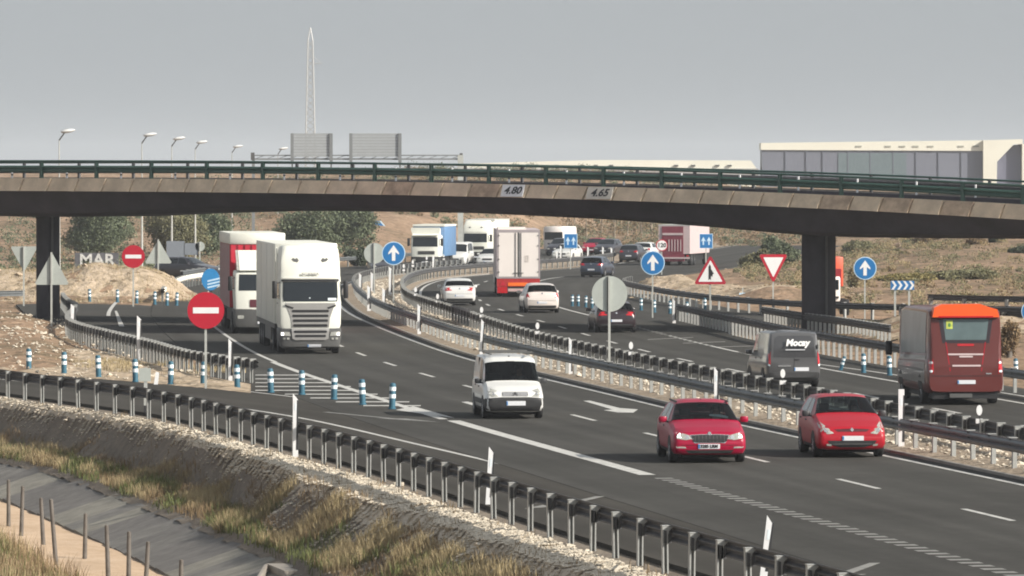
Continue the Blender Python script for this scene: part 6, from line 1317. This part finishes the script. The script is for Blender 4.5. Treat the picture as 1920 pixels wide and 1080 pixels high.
def bush(name, label, cat, X, Y, w, h, mat, seed, lobes=9, n=2600, size=.16, trunk=.15, group=None, z=None):
    z = gzf(X, Y) if z is None else z; g = np.random.default_rng(seed); r = thing(name, label, cat, (X, Y, z - .05), 0, group); cs = []
    for k in range(lobes):
        a = g.uniform(0, 6.28); q = g.uniform(0, .62); zz_ = h * g.uniform(.28, .78); f = 1 - .35 * (zz_ / h); cs.append(((math.cos(a) * q * w / 2 * f * 1.2, math.sin(a) * q * w / 2, zz_), (w * g.uniform(.18, .33), w * g.uniform(.16, .28), h * g.uniform(.17, .30))))
    V, Q = leaf_cloud(cs, int(n * 1.9) if size > .12 else n, size * .68 if size > .12 else size, seed + 1); fast_mesh('crown', V, Q, mat, r); b = MB()
    b.tube((0, 0, -.3), (.05, 0, h * .4), trunk, trunk * .6, n=7)
    for c, _ in cs[:5]: b.tube((.03, 0, h * .25), c, trunk * .45, trunk * .15, n=5)
    b.build('trunk', WOOD, r, 60); return r
s_ = lambda d: F / d
def bush_px(name, label, cat, x0, x1, yt, yb, D, mat, seed, **k):
    X = at_depth((x0 + x1) / 2, D); z = gzf(X, D); w = (x1 - x0) * D / F; h = max(.6, zat(yt, D) - z + .05); return bush(name, label, cat, X, D, w, h, mat, seed, z=z, **k)
bush_px('tree', 'broad grey-green tree behind the low dark wall left of the far no-entry sign', 'tree', 100, 262, 372, 502, 492, LF[0], 11, n=26000, lobes=20, size=.10)
bush_px('tree', 'wide olive bush-like tree behind the farther triangular sign back', 'tree', 250, 385, 392, 504, 500, LF[1], 12, n=10000, lobes=15)
bush_px('tree', 'olive tree left of the red lorry behind the lamp poles', 'tree', 330, 452, 400, 508, 508, LF[0], 13, n=9000, lobes=12)
bush_px('tree', 'low yellow-green bush below the wide olive tree', 'shrub', 285, 360, 470, 512, 480, leafmat('leaf_yellow', (.16, .14, .05), (.24, .20, .09)), 14, n=3500)
bush_px('tree', 'dusty green tree above the leading white lorry', 'tree', 528, 640, 388, 500, 505, LF[0], 15, n=9500, lobes=12)
bush_px('tree', 'dusty green tree between the leading lorry and the far bend', 'tree', 588, 706, 386, 506, 520, LF[0], 16, n=10500, lobes=14)
bush_px('shrub', 'dark round shrub at the corner of the far bend', 'shrub', 640, 690, 462, 512, 470, LF[2], 17, n=3000)
bush_px('shrub', 'green shrub between give way sign and warning sign', 'shrub', 1388, 1446, 468, 530, 430, LF[1], 18, n=3500)
bush_px('shrub', 'grey shrub directly behind the give way sign', 'shrub', 1424, 1500, 440, 520, 470, LF[0], 19, n=3500)
bush_px('shrub', 'small rounded shrub high on the right slope right of the pier', 'shrub', 1566, 1640, 446, 500, 520, LF[1], 20, n=3000)
bush_px('shrub', 'large green shrub above the chevron panel', 'shrub', 1688, 1760, 452, 505, 520, LF[0], 21, n=4500)
bush_px('shrub', 'reddish brown shrub left of the broad green shrub', 'shrub', 1706, 1760, 464, 505, 505, GR[2], 22, n=3000)
bush_px('shrub', 'broad green shrub on the right slope above the orange roof', 'shrub', 1762, 1856, 456, 512, 505, LF[0], 23, n=6500, lobes=12)
bush_px('shrub', 'brown patchy shrub below the broad green shrub', 'shrub', 1806, 1850, 480, 520, 470, GR[2], 24, n=2500)
bush_px('shrub', 'dark shrub between the broad shrub and the right edge', 'shrub', 1852, 1884, 482, 525, 470, LF[2], 25, n=3000)
bush_px('shrub', 'dark shrub at the right edge of the view', 'shrub', 1890, 1950, 488, 530, 440, LF[2], 26, n=3500)
bush_px('shrub', 'low yellow-green bushes around the chevron poles', 'shrub', 1640, 1760, 520, 575, 380, MATS['leaf_yellow'], 27, n=4500, lobes=12)
bush_px('shrub', 'low olive bushes behind the bus roof', 'shrub', 1740, 1870, 518, 565, 390, LF[1], 28, n=4500, lobes=12)
bush_px('shrub', 'dry ochre bush right of the orange lorry', 'shrub', 1580, 1640, 500, 580, 372, GR[0], 29, n=4000)
bush_px('shrub', 'dark bush hidden behind the right side of the bus', 'shrub', 1868, 1915, 606, 690, 232, GR[2], 30, n=4500, size=.06)
for i, (px, yt, D) in enumerate([(1078, 400, 640), (1100, 404, 640), (1128, 398, 650), (1152, 402, 640), (1176, 400, 655), (1204, 405, 640), (1060, 412, 620), (1222, 408, 640)]):
    X = at_depth(px, D); z = gzf(X, D); r = thing('bare_tree', 'thin bare tree behind the far traffic, %s from the left' % ORD[[1, 2, 3, 4, 5, 6, 0, 7][i]], 'tree', (X, D, z - .1), 0, 'bare trees behind the far traffic'); g = np.random.default_rng(60 + i); h = zat(yt - 6, D) - z + .1; b = MB(); lean = g.uniform(-.3, .3)
    b.tube((0, 0, 0), (lean, 0, h), .13, .05, n=6); b.build('trunk', M('pale_bark', (.30, .25, .19), .9, var=.2), r, 60); b = MB()
    for k in range(14): zz_ = h * g.uniform(.25, .95); a = g.uniform(0, 6.28); l = g.uniform(.3, .9); b.tube((lean * zz_ / h, 0, zz_), (lean * zz_ / h + math.cos(a) * l * .6, math.sin(a) * l * .6, zz_ + l), .035, .012, n=4, cap=False)
    V, Q = leaf_cloud([((lean * .6, 0, h * .6), (.9, .7, h * .4))], 260, .10, 80 + i); b.build('crown', MATS['pale_bark'], r); fast_mesh('foliage', V, Q, GR[2], r)
# scrub on the slopes
def scatter(n, fx_, seed, keep=None):
    g = np.random.default_rng(seed); P = []
    while len(P) < n:
        x, y = fx_(g); 
        if keep is None or keep(x, y): P.append((x, y))
    return np.array(P)
def scrub(name, n, area, seed, mat, hmin, hmax, leaf=.12, per=60, keep=None, lab=None):
    g = np.random.default_rng(seed); P = scatter(n, area, seed, keep); Z = terrain_z(P[:, 0], P[:, 1]); cs = []; Vs = []
    for (x, y), z in zip(P, Z):
        h = g.uniform(hmin, hmax); V, _ = leaf_cloud([((0, 0, h * .45), (h * g.uniform(.6, 1.1), h * .8, h * .5))], per, leaf, int(g.integers(1e6))); Vs.append(V + np.array([x, y, z]))
    V = np.concatenate(Vs); o = fast_mesh(name, V, np.arange(len(V)).reshape(-1, 4), mat); struct(o, lab, 'stuff'); return o
L_area = lambda g: (g.uniform(-48, -14), g.uniform(430, 760)); C_area = lambda g: (g.uniform(-16, 34), g.uniform(575, 860)); R_area = lambda g: (g.uniform(16, 52), g.uniform(312, 760))
offroad = lambda x, y: not (fx(cC, y) - 14 < x < fx(cD, y) + 16)
scrub('scrub', 900, C_area, 41, GR[2], .25, 1.3, .09, 80, lambda x, y: y > 600 or offroad(x, y), 'brown scrub covering the distant slope')
scrub('scrub', 420, C_area, 42, LF[0], .4, 1.9, .10, 130, lambda x, y: y > 600 or offroad(x, y), 'grey-green scrub dotted over the distant slope')
scrub('scrub', 330, L_area, 43, LF[0], .3, 1.7, .09, 130, offroad, 'grey-green scrub on the stony hillside at left')
scrub('scrub', 160, L_area, 44, GR[2], .2, .6, .10, 50, offroad, 'brown weeds on the stony hillside at left')
scrub('scrub', 620, R_area, 45, GR[0], .2, .7, .05, 110, offroad, 'straw coloured weeds on the right slope')
scrub('scrub', 330, R_area, 46, LF[1], .2, 1.2, .06, 140, offroad, 'olive scrub on the right slope')
scrub('scrub', 120, R_area, 47, GR[2], .2, .8, .08, 70, offroad, 'brown scrub on the right slope')
scrub('dry_weeds', 160, lambda g: (g.uniform(14.2, 28), g.uniform(236, 290)), 48, GR[0], .08, .28, .035, 60, lambda x, y: x > fx(cD, y) + 11.8, 'dry weeds on the mound left of the bus')
def rocks(name, P, size, seed, mat, lab, flat=.7):
    g = np.random.default_rng(seed); base = np.array([(1, 0, 0), (0, 1, 0), (-1, 0, 0), (0, -1, 0), (0, 0, 1), (0, 0, -1), (.6, .6, .5), (-.6, .6, .5), (-.6, -.6, .5), (.6, -.6, .5)], float)
    T = np.array([(0, 6, 9), (1, 6, 0), (1, 7, 6), (2, 7, 1), (2, 8, 7), (3, 8, 2), (3, 9, 8), (0, 9, 3), (4, 9, 6), (4, 6, 7), (4, 7, 8), (4, 8, 9), (0, 5, 1), (1, 5, 2), (2, 5, 3), (3, 5, 0)]); m = len(P)
    s = size * np.exp(g.normal(0, .45, m)); V = base[None] * (1 + .28 * g.normal(size=(m, 10, 3))); V = V * s[:, None, None] * np.array([1, 1, flat]); a = g.uniform(0, 6.28, m); ca, sa = np.cos(a), np.sin(a)
    x = V[..., 0] * ca[:, None] - V[..., 1] * sa[:, None]; y = V[..., 0] * sa[:, None] + V[..., 1] * ca[:, None]; V = np.stack([x, y, V[..., 2]], -1) + P[:, None, :]
    Tt = (T[None] + (np.arange(m) * 10)[:, None, None]).reshape(-1, 3); o = fast_mesh(name, V.reshape(-1, 3), Tt, mat); struct(o, lab, 'stuff'); return o
g = np.random.default_rng(5); P = []
while len(P) < 84000:
    y = g.uniform(80, 214) if g.random() < .45 else g.uniform(100, 158); c = crest(y); d = abs(g.normal(0, 1)) * (c * .75 + .25 + (.35 if y < 140 else 0)) + .22
    if d > c + 1.6 or (d > c + .25 and (y > 146 or g.random() > .35) and g.random() > .015 + .10 * (mnoise.noise(Vector((y * .35, d * 1.5, 3))) > .15)): continue
    if d < .45 and g.random() < .5: continue
    x, yy, z = emb_pt(round(y * 2) / 2, d); P.append((x, yy + (y - round(y * 2) / 2), z + (.026 if d < c + .1 else .005)))
rocks('gravel', np.array(P), .025, 6, STONE, 'pale limestone rubble along the top of the bank', .55)
P = []
while len(P) < 5200:
    y = g.uniform(95, 400); t = g.uniform(.12, .88); a = off(cC, y, -.5); b_ = off(cD, y, .5); P.append((a[0] * (1 - t) + b_[0] * t, a[1] * (1 - t) + b_[1] * t, .03 + .1 * math.sin(math.pi * t)))
rocks('gravel', np.array(P), .045, 8, STONE, 'pale stones strewn over the median')
P = []
while len(P) < 1700:
    x = g.uniform(-30, -9); y = g.uniform(203, 292); lim = -8.9 - (y - 202) * .245 if y < 215 else -12 - (y - 215) * .13
    if x > lim - .3: continue
    P.append((x, y, max(gzf(x, y), .02) + .04))
rocks('rubble', np.array(P), .055, 9, STONE, 'limestone rubble heaped around the left pier')
P = []
while len(P) < 2600:
    if g.random() < .12: x, y = g.uniform(-34, -18), g.uniform(332, 352)
    else: x, y = g.uniform(-50, -14), g.uniform(450, 700)
    P.append((x, y, gzf(x, y) + .05))
rocks('rubble', np.array(P), .07, 10, SAND, 'reddish stones on the mound and hillside at left')
P = []
while len(P) < 2200:
    x, y = (g.uniform(7, 22), g.uniform(335, 375)) if g.random() < .4 else (g.uniform(14, 52), g.uniform(236, 640))
    if not (fx(cC, y) - 14 < x < fx(cD, y) + 12.2): P.append((x, y, gzf(x, y) + .04))
rocks('rubble', np.array(P), .055, 12, SAND, 'sandy stones on the mounds to the right')
# grass on the shelf below the bank, tufts on the bank, long dry grass in the near corner
def shelf(n, d0, d1, seed, y0=78, y1=224, thr=-.2, f=.25):
    g = np.random.default_rng(seed); P = []
    while len(P) < n:
        y = g.uniform(y0, y1); d = g.uniform(d0, d1)
        if mnoise.noise(Vector((y * f, d * f * 3, seed))) < thr: continue
        yq = round(y * 2) / 2; x, yy, z = emb_pt(yq, d) if d < 3.5 else low_z(y, d); P.append((x, yy + ((y - yq) if d < 3.5 else 0), z))
    return np.array(P)
def grass(name, P, h, w, seed, mat, lab, curl=.5):
    V, T = blades(P, h, w, seed, curl); o = fast_mesh(name, V, T, mat); struct(o, lab, 'stuff')
g_off = lambda y: 0
grass('dry_grass', shelf(46000, 1.55, 3.2, 1, thr=.0), .29, .012, 1, GR[0], 'straw coloured grass on the shelf above the concrete ditch')
grass('green_grass', shelf(15000, 2.0, 3.3, 2, thr=-.05), .27, .018, 2, GR[1], 'green weeds at the lip of the concrete ditch')
grass('brown_weeds', shelf(34000, 1.35, 3.2, 3, thr=-.25), .23, .013, 3, GR[2], 'brown weeds among the dry grass')
grass('dry_grass', shelf(2600, .2, 1.5, 4, thr=.05, f=.5), .16, .016, 4, GR[2], 'thin dry weeds at the feet of the guardrail posts')
grass('dry_grass', shelf(40000, 7.9, 15, 5, thr=-.3), .42, .014, 5, GR[2], 'long brown grass in the near left corner')
grass('dry_grass', shelf(13000, 8.1, 15, 6, thr=.1), .5, .014, 6, GR[0], 'long straw grass in the near left corner')
grass('green_grass', shelf(20000, 8.2, 15, 7, thr=-.05), .34, .016, 7, GR[1], 'green weeds in the near left corner')
g = np.random.default_rng(21); P = []
for k in range(9000):
    y = g.uniform(205, 236); d = g.uniform(9.3, 14); x, yy = off(cN, y, d); P.append((x, yy, .02))
for k in range(5000): x, y = g.uniform(-34, -17), g.uniform(333, 346); P.append((x, y, gzf(x, y)))
P = [p for p in P if not (p[1] < 240 and p[0] > W(440, 715)[0] and True)]
P = [p for p in P if p[1] > 240 or mnoise.noise(Vector((p[0] * .5, p[1] * .2, 0))) > .1]
grass('dry_grass', np.array(P), .22, .02, 22, GR[0], 'dry grass tufts on the gore and the sandy mound')
def tuft(name, label, px, py, z, w, h, mat, seed, n=900):
    X, Y = W(px, py, z); g = np.random.default_rng(seed); r = thing(name, label, 'weed', (X, Y, z)); a = g.uniform(0, 6.28, n); q = g.uniform(0, 1, n) ** .7 * w * .25
    V, T = blades(np.stack([np.cos(a) * q, np.sin(a) * q, 0 * q], 1), h, .018, seed, 1.0); fast_mesh('foliage', V, T, mat, r); MB().tube((0, 0, -.1), (0, 0, h * .4), .02, .01, n=5).build('stem', WOOD, r)
tuft('weed_tuft', 'reddish brown weed standing alone on the shaded bank', 506, 958, -1.3, 1.0, .55, GR[2], 31)
tuft('weed_tuft', 'bright green weed on the lip of the ditch', 345, 962, -1.8, .9, .3, GR[1], 32)
tuft('weed_tuft', 'green bushy weed at the bottom edge below the reddish weed', 655, 1068, -1.75, 1.8, .45, GR[1], 33, 2200)
tuft('weed_tuft', 'yellow grass clump beside the ditch at bottom', 432, 1020, -1.8, 1.0, .5, GR[0], 34)
MB_ = MB(); MB_.box(-.13, .13, -.1, .1, 0, .17, bev=.03); X, Y = W(747, 918, -.2); tag(MB_.build('stone_block', STONE, None, loc=(X, Y, -.2)), 'single pale stone block lying at the foot of the near guardrail', 'stone')
# ------------------------------------------------------------ air: thin haze over the whole place
hz = bpy.data.materials.new('haze'); hz.use_nodes = True; n = hz.node_tree; n.nodes.remove(n.nodes['Principled BSDF']); pv = n.nodes.new('ShaderNodeVolumePrincipled')
pv.inputs['Density'].default_value = HAZE; pv.inputs['Color'].default_value = (.86, .90, .95, 1); pv.inputs['Anisotropy'].default_value = 0.0
n.links.new(pv.outputs[0], n.nodes['Material Output'].inputs['Volume'])
b = MB(); b.box(-2700, 2700, -260, 9200, -7, 60); o = b.build('haze', hz); o['kind'] = 'stuff'; o['label'] = 'thin pale haze filling the air'
if not HAZE: bpy.data.objects.remove(o)
